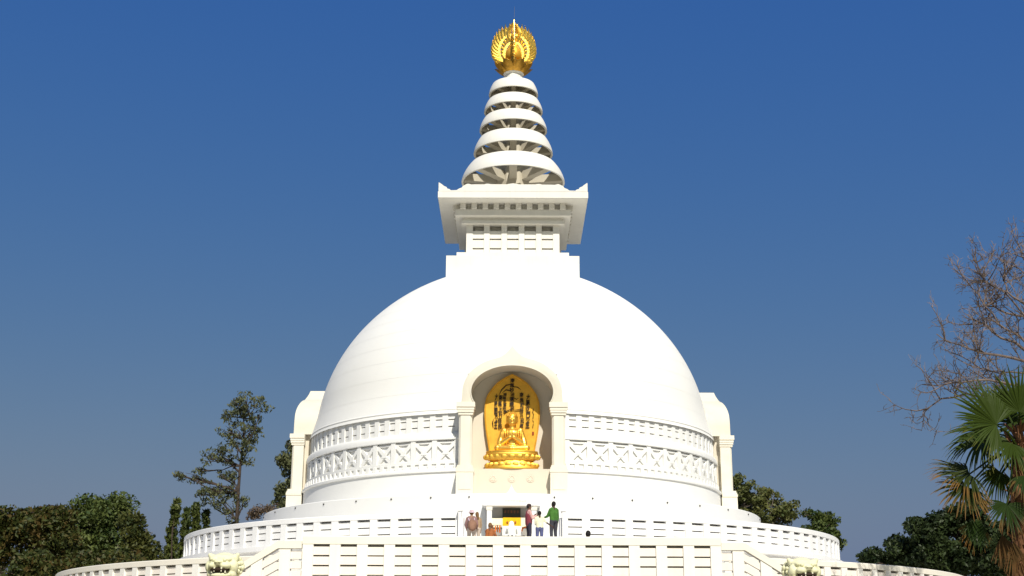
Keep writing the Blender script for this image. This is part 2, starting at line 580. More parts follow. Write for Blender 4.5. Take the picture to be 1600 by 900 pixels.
def floor_at(Y):
    if Y > -18.3: return FA
    if Y < -22.2: return FB
    return FA - 0.168 * (int((-18.3 - Y) / 0.30) + 1)


# ---------------------------------------------------------------- the stupa
ST = thing('stupa', 'huge white domed stupa with ringed spire and gilded flame finial', 'stupa', (0, 0, FA))

# base ring with drain holes
base = MB().lathe([(14.05, FA - 0.1), (14.05, TC - 0.03), (14.02, TC), (11.0, TC)], 180).build('base_ring', 'white_paint', ST, 30)
dm = MB().tube([(0, -14.02, 7.10), (0, -14.09, 7.095)], 0.038, 8).mesh('drain_hole', 'dark_hole')
for a in (-74, -62, -51.5, -41.5, -32.5, -24.2, -15.8, -8.2, 8.2, 15.8, 24.2, 32.5, 41.5, 51.5, 62, 74):
    link('drain_hole', dm, base, rotz=R(a))

# --- drum : wall sectors leave the four niches open
NA = math.asin(2.2 / 11.7)


def sectors():
    return [(NA, PI / 2 - NA), (-PI / 2 + NA, -NA), (PI / 2 + NA, 3 * PI / 2 - NA)]


def drum_part(name, prof, mat, smooth=30, closed=False):
    m = MB()
    for a0, a1 in sectors():
        m.lathe(prof, max(12, int((a1 - a0) * 11.7 / 0.35)), a0=a0, a1=a1, closed=closed)
    return m.build(name, mat, ST, smooth)


drum = drum_part('drum_wall', [(11.92, TC - 0.05), (11.92, 8.60)], 'white_paint')
ledge = drum_part('ledge', [(11.6, 8.585), (11.98, 8.585), (12.0, 8.605), (12.0, 8.70), (11.93, 8.76), (11.86, 8.78), (11.5, 8.78)], 'white_paint')
dent = drum_part('dentil_band', [(11.74, 8.77), (11.74, 9.04)], 'white_paint')
xfr = drum_part('cross_frieze', [(11.635, 9.0), (11.635, 10.30)], 'white_paint')
drum_part('frieze_sill', [(11.5, 9.03), (11.80, 9.03), (11.80, 9.17), (11.5, 9.19)], 'white_paint')
corn = drum_part('cornice', [(11.4, 10.22), (11.80, 10.22), (11.82, 10.24), (11.82, 10.42), (11.76, 10.56), (11.72, 10.60), (11.4, 10.60)], 'white_paint')
sfr = drum_part('slat_frieze', [(11.30, 10.55), (11.30, 11.80)], 'white_paint')
drum_part('frieze_beam', [(11.0, 11.70), (11.58, 11.70), (11.58, 11.80)], 'white_paint')

A0, A1 = math.asin(2.72 / 11.75), PI / 2 - math.asin(2.72 / 11.75)
# slat frieze
nb = 19
da = (A1 - A0) / nb
pw, rs = 0.30, 11.58
fp = MB().box(-pw / 2, pw / 2, -rs - 0.045, -rs + 0.16, 10.58, 11.77).mesh('frieze_post', 'white_paint')
wl = da * rs - pw + 0.02
fs = [MB().box(-wl / 2, wl / 2, -rs + 0.005, -rs + 0.2, 10.60 + 0.343 * j, 10.60 + 0.343 * j + 0.285).mesh('frieze_slat', 'white_paint') for j in range(3)]
for sg in (-1, 1):
    for k in range(nb + 1):
        link('frieze_post', fp, sfr, rotz=sg * (A0 + da * k))
    for k in range(nb):
        for j in range(3):
            link('frieze_slat', fs[j], sfr, rotz=sg * (A0 + da * (k + 0.5)))
# frieze of St Andrew's crosses
nb = 11
da = (A1 - A0) / nb
rs = 11.72
pw = 0.26
fp = MB().box(-pw / 2, pw / 2, -rs - 0.05, -rs + 0.2, 9.16, 10.23).mesh('frieze_post', 'white_paint')
wl = da * rs - pw + 0.02
cx = MB()
zb, zt = 9.17, 10.08
cx.bar((-wl / 2, -rs + 0.06, zb), (wl / 2, -rs + 0.06, zt), 0.19, 0.13, up=(0, 1, 0))
cx.bar((-wl / 2, -rs + 0.065, zt), (wl / 2, -rs + 0.065, zb), 0.19, 0.13, up=(0, 1, 0))
cx.box(-wl / 2, wl / 2, -rs + 0.01, -rs + 0.13, zt - 0.02, zt + 0.07)
cx.box(-wl / 2, wl / 2, -rs + 0.01, -rs + 0.13, zb - 0.01, zb + 0.07)
cx.box(-0.14, 0.14, -rs - 0.022, -rs + 0.1, (zb + zt) / 2 - 0.12, (zb + zt) / 2 + 0.12)
cm = cx.mesh('cross', 'white_paint')
for sg in (-1, 1):
    for k in range(nb + 1):
        link('frieze_post', fp, xfr, rotz=sg * (A0 + da * k))
    for k in range(nb):
        link('cross', cm, xfr, rotz=sg * (A0 + da * (k + 0.5)))
# small dentils over the ledge
nb = 28
da = (A1 - A0) / nb
dmz = MB().box(-0.10, 0.10, -11.87, -11.7, 8.78, 9.035).mesh('dentil', 'white_paint')
for sg in (-1, 1):
    for k in range(nb + 1):
        link('dentil', dmz, dent, rotz=sg * (A0 + da * k))

# --- dome: stone panels with open joints over a shell
DA, DB, DZ = 11.34, 10.306, 11.753


def dome_pt(t, a, k=0.0):
    z = DZ + (DB + k) * math.sin(t)
    r = (DA + k) * math.cos(t) + 0.31 * max(0.0, 1 - (z - DZ) / 1.7) ** 2       # the foot of the dome spreads a little
    return Vector((r * math.sin(a), -r * math.cos(a), z))


def dome_n(t, a):
    p0, p1 = dome_pt(t - 0.004, 0), dome_pt(t + 0.004, 0)
    dr, dz = -(p1.y - p0.y), p1.z - p0.z
    n = Vector((0, -dz, -dr)).normalized()                                        # outward in the meridian plane
    return Vector((-n.y * math.sin(a), n.y * math.cos(a), n.z))


def in_niche(p):
    for x, y in ((p.x, -p.y), (-p.y, -p.x), (p.y, p.x)):
        if y > 5 and abs(x) < 2.25 and p.z < 14.15 - 0.35 * max(0, abs(x) - 0.8):
            return True
    return False


T0, T1 = 0.006, 1.30
vs, fs_ = [], []
nt_, na_ = 90, 400
for i in range(nt_ + 1):
    for j in range(na_):
        vs.append(dome_pt(-0.02 + (T1 + 0.1) * i / nt_, 2 * PI * j / na_, -0.02))
for i in range(nt_):
    for j in range(na_):
        a, b = i * na_ + j, i * na_ + (j + 1) % na_
        if not in_niche((Vector(vs[a]) + Vector(vs[b + na_])) / 2):
            fs_.append((a, b, b + na_, a + na_))
m = MB(); m.add(vs, fs_)
dome = m.build('dome', 'dome_white', ST, 180)
bead = MB()
bp_ = [(11.1, 11.70), (11.56, 11.70), (11.62, 11.71), (11.655, 11.74), (11.66, 11.79), (11.63, 11.83), (11.5, 11.84)]
for a0, a1 in sectors():
    bead.lathe(bp_, int((a1 - a0) * 11.7 / 0.3), a0=a0, a1=a1)
bead.build('dome_rim', 'dome_white', ST, 60)


def patch(t0, t1, a0, a1, nt, na, cut=False):
    vs, fs, ns = [], [], []
    for i in range(nt + 1):
        for j in range(na + 1):
            t, a = t0 + (t1 - t0) * i / nt, a0 + (a1 - a0) * j / na
            p = dome_pt(t, a)
            vs.append(p)
            ns.append(dome_n(t, a))
    for i in range(nt):
        for j in range(na):
            a = i * (na + 1) + j
            f = (a, a + 1, a + na + 2, a + na + 1)
            if cut and in_niche(sum((vs[q] for q in f), Vector()) / 4): continue
            fs.append(f)
    if not fs: return None
    # turned-in edge gives each panel its thickness
    k = len(vs)
    rim = [j for j in range(na + 1)] + [i * (na + 1) + na for i in range(1, nt + 1)] + [nt * (na + 1) + j for j in range(na - 1, -1, -1)] + [i * (na + 1) for i in range(nt - 1, 0, -1)]
    if not cut:
        for q in rim:
            vs.append(vs[q] - ns[q] * 0.03); ns.append(ns[q])
        n = len(rim)
        for q in range(n):
            fs.append((rim[q], k + q, k + (q + 1) % n, rim[(q + 1) % n]))
    used = sorted({q for f in fs for q in f})
    mp_ = {q: i for i, q in enumerate(used)}
    vs, ns, fs = [vs[q] for q in used], [ns[q] for q in used], [tuple(mp_[q] for q in f) for f in fs]
    me = bpy.data.meshes.new('cladding_panel')
    me.from_pydata([tuple(v) for v in vs], [], fs)
    me.materials.append(MATS['dome_white'])
    me.polygons.foreach_set('use_smooth', [True] * len(me.polygons))
    me.normals_split_custom_set_from_vertices([tuple(n) for n in ns])
    return me


s_tab = [0.0]
NT = 600
for i in range(NT):
    s_tab.append(s_tab[-1] + (dome_pt(T0 + (T1 - T0) * (i + 1) / NT, 0) - dome_pt(T0 + (T1 - T0) * i / NT, 0)).length)
rows = 14
edges = [T0 + (T1 - T0) * min(range(NT + 1), key=lambda q: abs(s_tab[q] - s_tab[-1] * r / rows)) / NT for r in range(rows + 1)]
pr = rnd(11)
JW = 0.008
for r in range(rows):
    t0, t1 = edges[r], edges[r + 1]
    rad = DA * math.cos((t0 + t1) / 2)
    n = max(10, int(round(2 * PI * rad / 2.4)))
    st = 2 * PI / n
    off = (0.5 * (r % 2) + 0.17) * st
    gt, ga = JW / 11.0, JW / rad
    shared = patch(t0 + gt / 2, t1 - gt / 2, -st / 2 + ga / 2, st / 2 - ga / 2, 4, 8)
    for k in range(n):
        a = off + k * st
        a = (a + PI) % (2 * PI) - PI
        if abs(a) - st / 2 > R(97): continue
        touch = any(in_niche(dome_pt(t0 + (t1 - t0) * u / 6, a - st / 2 + st * w / 10)) for u in range(7) for w in range(11))
        if touch:
            me = patch(t0 + gt / 2, t1 - gt / 2, a - st / 2 + ga / 2, a + st / 2 - ga / 2, 12, 28, True)
            if me: link('cladding_panel', me, dome)
        else:
            link('cladding_panel', shared, dome, rotz=a)

# --- niche (front, left and right): alcove, two columns, ogee arch
FY = -12.38


def setback(z):
    return 0.45 * max(0.0, min(1.0, (z - 13.1) / 1.7)) ** 1.6


def arch_curves(n=48):
    inn, out = [], []
    for i in range(n + 1):
        u = i / n
        t = R(-24) + R(228) * u
        x, z = 2.03 * math.cos(t), 12.45 + 1.35 * math.sin(t)
        inn.append((x, max(z, 11.9)))
        t = PI * u
        x = 2.47 * math.cos(t)
        z = 12.3 + 1.98 * math.sin(t) ** 0.92
        q = abs(x)
        if q < 0.8: z += 0.60 * (1 - q / 0.8) ** 2.2
        out.append((x, z))
    inn[0] = (inn[0][0], 11.9); inn[-1] = (inn[-1][0], 11.9)
    inn = [(1.82, 11.9)] + inn + [(-1.82, 11.9)]
    out = [(2.5, 11.9)] + out + [(-2.5, 11.9)]
    return inn, out


def build_niche():
    inn, out = arch_curves()
    n = len(inn)
    # alcove: floor, sides, back wall and vault as one part
    al = MB()
    YB = -10.55
    al.box(-2.05, 2.05, YB - 0.0, YB + 0.25, TC - 0.05, 14.3)
    for s in (-1, 1):
        al.box(min(s * 2.04, s * 2.19), max(s * 2.04, s * 2.19), -11.95, YB + 0.2, TC - 0.05, 11.92)
    av = al.mesh('niche', 'alcove_stone')
    ni = link('niche', av, ST)
    # hood
    vs, fs = [], []
    K = 5
    for i in range(n):
        (xi, zi), (xo, zo) = inn[i], out[i]
        for k in range(K):
            w = k / (K - 1)
            x, z = xi + (xo - xi) * w, zi + (zo - zi) * w
            vs.append((x, FY + setback(z) + (0.03 if k in (0, K - 1) else 0), z))
        vs.append((xo, -10.2, zo)); vs.append((xi, YB + 0.02, zi))
    M = K + 2
    for i in range(n - 1):
        for k in range(M):
            a, b = i * M + k, i * M + (k + 1) % M
            fs.append((a, b, b + M, a + M))
    fs.append(tuple(range(M))); fs.append(tuple((n - 1) * M + k for k in range(M - 1, -1, -1)))
    MB().add(vs, fs).build('arch', 'arch_stone', ni, 35)
    # raised inner moulding of the arch
    vs, fs = [], []
    for i in range(1, n - 1):
        (xi, zi), (xo, zo) = inn[i], out[i]
        d = math.hypot(xo - xi, zo - zi)
        ux, uz = (xo - xi) / d, (zo - zi) / d
        for e, dy in ((-0.02, 0.10), (-0.02, -0.035), (0.10, -0.035), (0.11, 0.06)):
            x, z = xi + ux * e, zi + uz * e
            vs.append((x, FY + setback(z) + dy, z))
    for i in range(n - 3):
        for k in range(4):
            a, b = i * 4 + k, i * 4 + (k + 1) % 4
            fs.append((a, b, b + 4, a + 4))
    MB().add(vs, fs).build('arch_moulding', 'arch_stone', ni, 50)
    for s in (-1, 1):
        cxm = s * 2.28
        pl = MB()
        pl.box(cxm - 0.42, cxm + 0.42, -12.56, -11.7, TC - 0.03, 8.46)
        pl.box(cxm - 0.30, cxm + 0.30, -12.585, -12.5, 7.62, 8.28)
        pl.build('plinth', 'cream_marble', ni)
        bs = MB()
        for z0, z1, e in ((8.46, 8.60, 0.45), (8.60, 8.70, 0.42), (8.70, 8.80, 0.38)):
            bs.box(cxm - e, cxm + e, -12.1 - e - 0.03, -11.72, z0, z1)
        bs.build('column_base', 'cream_marble', ni)
        h, ch = 0.325, 0.10
        oc = [(h, -h + ch), (h, h), (-h, h), (-h, -h + ch), (-h + ch, -h), (h - ch, -h)]
        oc = [(cxm + x, -12.05 + y) for x, y in oc]
        MB().prism(oc, 'z', 8.79, 11.30).build('shaft', 'cream_marble', ni)
        cp = MB()
        for z0, z1, e in ((11.28, 11.40, 0.36), (11.40, 11.52, 0.40), (11.52, 11.66, 0.42), (11.66, 11.90, 0.46)):
            cp.box(cxm - e, cxm + e, -12.06 - e, -11.7 + e * 0.02, z0, z1)
        cp.build('capital', 'cream_marble', ni)
    # dado under the figure
    MB().box(-2.01, 2.01, -11.90, YB + 0.01, TC - 0.02, 8.70).build('dado', 'alcove_stone', ni)
    MB().box(-1.99, 1.99, -11.96, YB + 0.01, TC - 0.02, 7.68).build('dado_step', 'alcove_stone', ni)
    return ni


front = build_niche()
plain('emblem_pink', (0.66, 0.575, 0.465), rough=0.7, var=0.08)
for i in (-1, 0, 1):
    e = MB()
    x = i * 0.91
    e.tube([(x, -11.89, 8.24), (x, -11.925, 8.24)], 0.20, 20)
    for k in range(8):
        t = 2 * PI * k / 8
        e.ball((x + 0.11 * math.cos(t), -11.925, 8.24 + 0.11 * math.sin(t)), (0.045, 0.02, 0.045), 8, 6)
    e.build('emblem', 'emblem_pink', front, 40)
for rz in (PI / 2, -PI / 2):
    c = front.copy(); col.objects.link(c)
    c.rotation_euler = (0, 0, rz)
    for ch in front.children:
        if ch.name.startswith('emblem'): continue
        d = ch.copy(); col.objects.link(d); d.parent = c
# small pointed ornament on the edge of the base ring below the front niche
orn = MB().lathe([(0.0, 7.72), (0.03, 7.62), (0.10, 7.50), (0.16, 7.40), (0.26, 7.30), (0.30, 7.22)], 16, c=(-0.02, -13.7)).build('pinnacle', 'white_paint', ST, 60)

# --- harmika: stepped block, latticed box and spreading cornice
hb = MB()
hb.box(-3.84, 3.84, -3.84, 3.84, 20.2, 22.10)
hb.build('block', 'tower_white', ST)
MB().box(-3.27, 3.27, -3.27, 3.27, 22.08, 22.48).build('block_step', 'tower_white', ST)
hw = 2.74
box = MB().box(-hw + 0.5, hw - 0.5, -hw + 0.5, hw - 0.5, 22.4, 24.5).build('lattice_box', 'tower_white', ST)
pm = {}
for q in range(4):
    for k in range(6):
        x = -hw + 0.19 + k * (2 * hw - 0.38) / 5
        w = 0.19 if k in (0, 5) else 0.17
        key = ('p', k)
        if key not in pm:
            pm[key] = MB().box(x - w, x + w, -hw, -hw + 0.3, 22.44, 24.36).mesh('pilaster', 'tower_white')
        if q in (1, 3) and k in (0, 5): continue
        link('pilaster', pm[key], box, rotz=q * PI / 2)
    bw = (2 * hw - 0.38) / 5 - 0.36
    for k in range(5):
        x = -hw + 0.19 + (k + 0.5) * (2 * hw - 0.38) / 5
        for j, (z0, z1) in enumerate(((22.46, 22.84), (22.94, 23.42), (23.52, 23.98))):
            key = ('s', k, j)
            if key not in pm:
                pm[key] = MB().box(x - bw / 2, x + bw / 2, -hw + 0.05, -hw + 0.28, z0, z1).mesh('slat', 'tower_white')
            link('slat', pm[key], box, rotz=q * PI / 2)


def sqring(prof, name, parent=ST):
    m = MB()
    k = len(prof)
    vs, fs = [], []
    for (r, z) in prof:
        vs += [(-r, -r, z), (r, -r, z), (r, r, z), (-r, r, z)]
    for i in range(k - 1):
        for q in range(4):
            a, b = i * 4 + q, i * 4 + (q + 1) % 4
            fs.append((a, b, b + 4, a + 4))
    fs.append((3, 2, 1, 0)); e = (k - 1) * 4
    fs.append((e, e + 1, e + 2, e + 3))
    return m.add(vs, fs).build(name, 'tower_white', parent)


sqring([(2.6, 24.34), (3.03, 24.34), (3.03, 24.52), (2.95, 24.60), (2.95, 24.74)], 'lower_cornice')
sqring([(2.9, 24.72), (3.39, 24.72), (3.39, 25.09), (3.2, 25.09)], 'upper_cornice')
sqring([(3.15, 25.05), (3.15, 25.50)], 'dentil_course')
slab = sqring([(3.6, 25.44), (4.33, 25.44), (4.36, 25.47), (4.36, 25.84), (4.3, 25.88), (3.0, 25.88)], 'canopy_slab')
dn = MB().box(-0.16, 0.16, -3.52, -3.1, 25.095, 25.445).mesh('dentil', 'tower_white')
for q in range(4):
    for k in range(10):
        x = (k - 4.5) * 0.65
        o = link('dentil', dn, slab, rotz=q * PI / 2)
        o.location = Matrix.Rotation(q * PI / 2, 4, 'Z') @ Vector((x, 0, 0))
# cresting: plateau in the middle of each side, horns at the corners
half = [(0.0, 26.36), (0.18, 26.34), (0.36, 26.30), (1.3, 26.30), (1.42, 26.33), (1.55, 26.33), (1.68, 26.29), (2.25, 26.29), (2.42, 26.28), (2.62, 26.33), (2.72, 26.30), (2.90, 26.20), (3.0, 26.08), (3.15, 26.02), (3.28, 25.93), (3.62, 25.92), (3.70, 25.99), (3.82, 26.02), (3.88, 26.12), (4.02, 26.18), (4.12, 26.27), (4.25, 26.36), (4.33, 26.41)]
poly = [(-4.33, 25.87), (4.33, 25.87)] + [(x, z) for x, z in reversed(half)] + [(-x, z) for x, z in half[1:]]
cr1 = MB().prism(poly, 'y', -4.345, -4.12).mesh('cresting', 'tower_white')
poly2 = [(-4.11, 25.87), (4.11, 25.87)] + [(min(x, 4.11), z) for x, z in reversed(half[:-2])] + [(-min(x, 4.11), z) for x, z in half[1:-2]]
cr2 = MB().prism(poly2, 'y', -4.34, -4.12).mesh('cresting', 'tower_white')
for q in range(4):
    link('cresting', cr1 if q % 2 == 0 else cr2, slab, rotz=q * PI / 2)

# --- spire: shaft with five bell-shaped rings on radial arms
sp = MB().lathe([(1.15, 25.8), (1.10, 27.2), (1.02, 28.6), (0.90, 30.4), (0.78, 32.0), (0.66, 33.3), (0.55, 34.3), (0.5, 35.5)], 8, a0=PI / 8, a1=PI / 8 + 2 * PI).build('spire_shaft', 'spire_shade', ST)
for (Rb, zb, zt) in ((3.20, 27.98, 29.10), (2.47, 29.86, 30.80), (2.12, 31.42, 32.22), (1.85, 32.68, 33.42), (1.56, 33.84, 34.54)):
    h = zt - zb
    Rt = Rb * 0.82 if Rb > 3 else Rb * 0.85
    prof = []
    for k in range(9):
        u = k / 8
        prof.append((Rb - (Rb - Rt) * (0.35 * u + 0.65 * u * u), zb + h * u))
    prof = [(Rb - 0.13, zb)] + [(Rb - 0.01, zb)] + prof[1:] + [(Rt - 0.13, zt - 0.02), (Rt - 0.13 + (Rb - Rt) * 0.4, zb + h * 0.6)]
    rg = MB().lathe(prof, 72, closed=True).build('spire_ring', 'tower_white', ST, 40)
    rg.data.materials.append(MATS['spire_shade'])          # inner faces get the darker tone, shade put into the colour
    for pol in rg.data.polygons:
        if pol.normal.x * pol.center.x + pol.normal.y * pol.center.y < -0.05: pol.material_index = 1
    aw = (0.23, 0.20, 0.175, 0.15, 0.13)[(3.20, 2.47, 2.12, 1.85, 1.56).index(Rb)]
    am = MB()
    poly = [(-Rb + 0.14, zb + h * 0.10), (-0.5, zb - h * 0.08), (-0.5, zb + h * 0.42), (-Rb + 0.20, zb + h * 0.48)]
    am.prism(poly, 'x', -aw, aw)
    arm = am.mesh('arm', 'spire_shade')
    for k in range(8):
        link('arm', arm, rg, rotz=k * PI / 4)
MB().lathe([(0.0, 34.74), (1.1, 34.58), (1.25, 34.50), (1.2, 34.38), (0.4, 34.4)], 40).build('spire_cap', 'tower_white', ST, 40)
MB().lathe([(0.62, 34.4), (0.58, 34.9), (0.56, 35.2), (0.66, 35.3), (0.62, 35.62), (0.0, 35.7)], 16).build('spire_neck', 'tower_white', ST, 20)

# --- gilded finial: lotus, jewel and crossed flame plates
fin = MB().lathe([(0.0, 35.3), (0.5, 35.32), (0.62, 35.6), (0.68, 35.9), (0.6, 36.1), (0.0, 36.15)], 24).build('finial', 'gold_old', ST, 60)


def petal(r0, r1, z0, z1, w, ang, curl):
    m = MB()
    vs, fs = [], []
    nu, nv = 8, 6
    for i in range(nu + 1):
        u = i / nu
        ww = w * (0.5 + 0.5 * math.sin(PI * min(1, u * 0.75))) * max(0.0, 1 - u ** 5) ** 0.5
        ww = max(ww, 0.02)
        r = r0 + (r1 - r0) * u ** (1 / curl)
        z = z0 + (z1 - z0) * u ** curl
        for j in range(nv + 1):
            s = -1 + 2 * j / nv
            rr_ = r - 0.10 * s * s
            a = ang + s * ww / max(r, 0.3) * 0.5
            vs.append((rr_ * math.sin(a), -rr_ * math.cos(a), z - 0.03 * s * s))
    n0 = len(vs)
    for (x, y, z) in list(vs):
        k = math.hypot(x, y); vs.append((x * (k - 0.04) / k, y * (k - 0.04) / k, z + 0.01))
    W = nv + 1
    for i in range(nu):
        for j in range(nv):
            a = i * W + j
            fs.append((a, a + 1, a + W + 1, a + W))
            fs.append((a + n0, a + W + n0, a + W + 1 + n0, a + 1 + n0))
    return m.add(vs, fs)


for k in range(8):
    petal(0.52, 1.33, 35.26, 35.92, 0.80, 2 * PI * k / 8 + PI / 8, 1.25).build('petal', 'gold_old', fin, 60)
for k in range(8):
    petal(0.52, 0.92, 35.3, 36.28, 0.62, 2 * PI * k / 8, 1.35).build('petal', 'gold_old', fin, 60)
jw = []
for k in range(13):
    t = -PI / 2 + PI * k / 12
    jw.append((0.52 * math.cos(t) * (1 - 0.22 * math.sin(t)), 36.75 + 0.62 * math.sin(t) + (0.12 * max(0, math.sin(t)) ** 4)))
MB().lathe(jw, 24).build('jewel', 'gold_leaf', fin, 180)


def tongue(pts, w0, thick):
    """flame lick: a tapering curved blade in the x-z plane"""
    m = MB()
    L_, R_ = [], []
    n = len(pts)
    for i, (x, z) in enumerate(pts):
        x2, z2 = pts[min(i + 1, n - 1)]; x1, z1 = pts[max(i - 1, 0)]
        d = math.hypot(x2 - x1, z2 - z1) or 1
        nx, nz = -(z2 - z1) / d, (x2 - x1) / d
        w = w0 * (0.45 + 0.7 * math.sin(PI * min(1, i / (n - 1) * 1.1))) * (1 - (i / (n - 1)) ** 4) + 0.012
        L_.append((x + nx * w, z + nz * w)); R_.append((x - nx * w, z - nz * w))
    vs, fs = [], []
    for sg in (-1, 1):                    # sharp edges, raised ridge along the middle
        for (lx, lz), (cx_, cz_), (rx, rz) in zip(L_, pts, R_):
            vs += [(lx, sg * thick * 0.35, lz), (cx_, sg * (thick * 0.7 + 0.30 * math.hypot(lx - cx_, lz - cz_)), cz_), (rx, sg * thick * 0.35, rz)]
    k = 3 * n
    for i in range(n - 1):
        a, e = i * 3, i * 3 + 3
        fs += [(a, e, e + 1, a + 1), (a + 1, e + 1, e + 2, a + 2), (k + a, k + a + 1, k + e + 1, k + e), (k + a + 1, k + a + 2, k + e + 2, k + e + 1),
               (a, k + a, k + e, e), (a + 2, e + 2, k + e + 2, k + a + 2)]
    return m.add(vs, fs)


def drop_pt(u, a, b, z0, z1):
    """teardrop outline, u = 0 at the bottom, 1 at the tip (right half)"""
    x = a * math.sin(PI * u ** 0.82) ** 0.72 * (1 - 0.12 * u)
    return x, z0 + (z1 - z0) * (0.5 - 0.5 * math.cos(PI * u ** 0.93))


def flame_plate():
    m = MB()
    for s in (-1, 1):
        # inner and middle bands
        for a, z0, z1, w in ((0.62, 36.15, 37.5, 0.06), (0.98, 36.1, 38.05, 0.06)):
            pts = []
            for i in range(25):
                x, z = drop_pt(i / 24, a, 0, z0, z1)
                pts.append((s * x, z))
            for i in range(24):
                (xa, za), (xb, zb_) = pts[i], pts[i + 1]
                m.bar((xa, 0, za), (xb, 0, zb_), 0.16, w * 2, up=(0, 1, 0))
        # leaves between the bands
        for k in range(9):
            u = 0.12 + 0.78 * k / 8
            xa, za = drop_pt(u, 0.68, 0, 36.15, 37.62)
            xb, zb_ = drop_pt(min(1, u + 0.02), 0.97, 0, 36.1, 38.05)
            m.v, m.f = m.v, m.f
            t = tongue([(s * (xa + (xb - xa) * q), za + (zb_ - za) * q + 0.06 * math.sin(PI * q)) for q in (0, 0.25, 0.5, 0.75, 1.0)], 0.075, 0.05)
            m.add(t.v, t.f)
        # outer licks curling upwards
        N = 12
        for k in range(N):
            u = 0.07 + 0.79 * k / (N - 1)
            xa, za = drop_pt(u, 0.95, 0, 36.1, 38.05)
            xb, zb_ = drop_pt(min(0.995, u + 0.10), 1.46, 0, 36.0, 38.93)
            pts = []
            for q in range(9):
                w = q / 8
                x = xa + (xb - xa) * (math.sin(w * PI / 2) + 0.10 * math.sin(w * PI))
                z = za + (zb_ - za) * (1 - math.cos(w * PI / 2)) + 0.05 * math.sin(PI * w)
                pts.append((s * x, z))
            t = tongue(pts, 0.135, 0.05); m.add(t.v, t.f)
            # counter curl
            xc, zc_ = (xa + xb) / 2, (za + zb_) / 2
            pts = [(s * (xc + 0.04 + 0.20 * math.cos(R(-60 + 40 * q)) * (1 - q * 0.10)), zc_ - 0.10 + 0.17 * math.sin(R(-60 + 40 * q))) for q in range(7)]
            t = tongue(pts, 0.06, 0.045); m.add(t.v, t.f)
    for s in (-1, 1):
        t = tongue([(s * 0.14, 37.6), (s * 0.34, 37.9), (s * 0.38, 38.2), (s * 0.22, 38.6), (s * 0.02, 39.0)], 0.20, 0.06)
        m.add(t.v, t.f)
    return m


fpm = flame_plate().mesh('flame', 'flame_gold')
link('flame', fpm, fin)
link('flame', fpm, fin, rotz=PI / 2 + 0.03)
MB().tube([(0, -0.03, 37.5), (0, -0.03, 38.92)], [0.045, 0.03], 8).build('rib', 'gold_old', fin)
MB().tube([(0.02, 0, 38.85), (0.04, 0, 39.9), (0.05, 0, 40.1)], [0.016, 0.012, 0.006], 6).build('lightning_rod', 'steel', fin)

# ---------------------------------------------------------------- gilded seated figure with its halo in the front niche
SY = -11.32
S = thing('seated_statue', 'gilded seated figure with joined hands on a lotus pedestal in the niche', 'statue', (0, SY, 8.70))
ped = MB()


def oval(prof, n=48, ry=0.5, yc=SY):
    m = MB()
    m.lathe(prof, n)
    m.v = [(x, yc + y * ry, z) for x, y, z in m.v]
    return m


oval([(0.0, 8.70), (1.30, 8.70), (1.32, 8.78), (1.22, 8.90), (1.10, 9.06), (1.06, 9.13), (1.16, 9.18), (1.28, 9.32), (1.33, 9.46), (1.28, 9.52), (1.30, 9.56), (1.28, 9.62), (0.0, 9.63)]).build('pedestal', 'gold', S, 35)
for row, (zc_, r_, nn, up) in enumerate(((9.33, 1.275, 22, 1), (8.93, 1.20, 22, -1))):
    for k in range(nn):
        t = 2 * PI * (k + 0.5 * row) / nn
        if math.cos(t) < -0.3: continue
        x, y = r_ * math.sin(t), SY - r_ * 0.5 * math.cos(t)
        MB().ball((x, y, zc_), (0.165, 0.028, 0.125), 10, 6).build('petal', 'gold', S, 180)

# body, modelled as one skin
b = MB()


def B(c, r):
    b.ball((c[0], SY + c[1], c[2]), r, 20, 14)


def C(a, ra, d, rb):
    b.capsule((a[0], SY + a[1], a[2]), ra, (d[0], SY + d[1], d[2]), rb, 16)


B((0, 0.02, 9.82), (0.62, 0.36, 0.24)); B((0, 0.02, 10.15), (0.40, 0.28, 0.42)); B((0, 0.0, 10.52), (0.50, 0.27, 0.30))
B((0, -0.16, 10.50), (0.34, 0.14, 0.22)); C((0, 0.02, 10.7), 0.17, (0, 0.0, 10.95), 0.15)
for s in (-1, 1):
    C((s * 0.40, 0.02, 10.66), 0.17, (s * 0.56, -0.02, 10.22), 0.16)          # upper arm
    C((s * 0.56, -0.02, 10.22), 0.17, (s * 0.60, -0.10, 9.98), 0.17)          # elbow
    C((s * 0.56, -0.12, 10.0), 0.14, (s * 0.10, -0.36, 10.30), 0.085)         # forearm
    C((s * 0.42, -0.02, 9.80), 0.21, (s * 0.72, -0.20, 9.78), 0.17)           # thigh
    C((s * 0.72, -0.20, 9.78), 0.155, (s * 0.05, -0.40, 9.74), 0.11)          # shin
    C((s * 0.60, 0.06, 10.1), 0.12, (s * 0.70, -0.04, 9.75), 0.14)            # sleeve fall
    # joined hands
    C((s * 0.05, -0.37, 10.28), 0.055, (s * 0.035, -0.40, 10.44), 0.05)
    for q, (dx, ln) in enumerate(((-0.045, 0.15), (-0.015, 0.18), (0.015, 0.17), (0.045, 0.13))):
        C((s * 0.03, -0.40 + dx, 10.44), 0.024, (s * 0.022, -0.40 + dx, 10.44 + ln), 0.017)
    C((s * 0.05, -0.36, 10.36), 0.025, (s * 0.045, -0.47, 10.47), 0.02)
    # ears
    B((s * 0.27, 0.02, 11.18), (0.04, 0.06, 0.16))
B((0, 0.0, 11.22), (0.26, 0.27, 0.33)); B((0, -0.06, 11.08), (0.20, 0.20, 0.20))
C((0, -0.26, 11.26), 0.025, (0, -0.29, 11.14), 0.045)                           # nose
B((0, -0.245, 11.03), (0.075, 0.035, 0.028))                                      # mouth
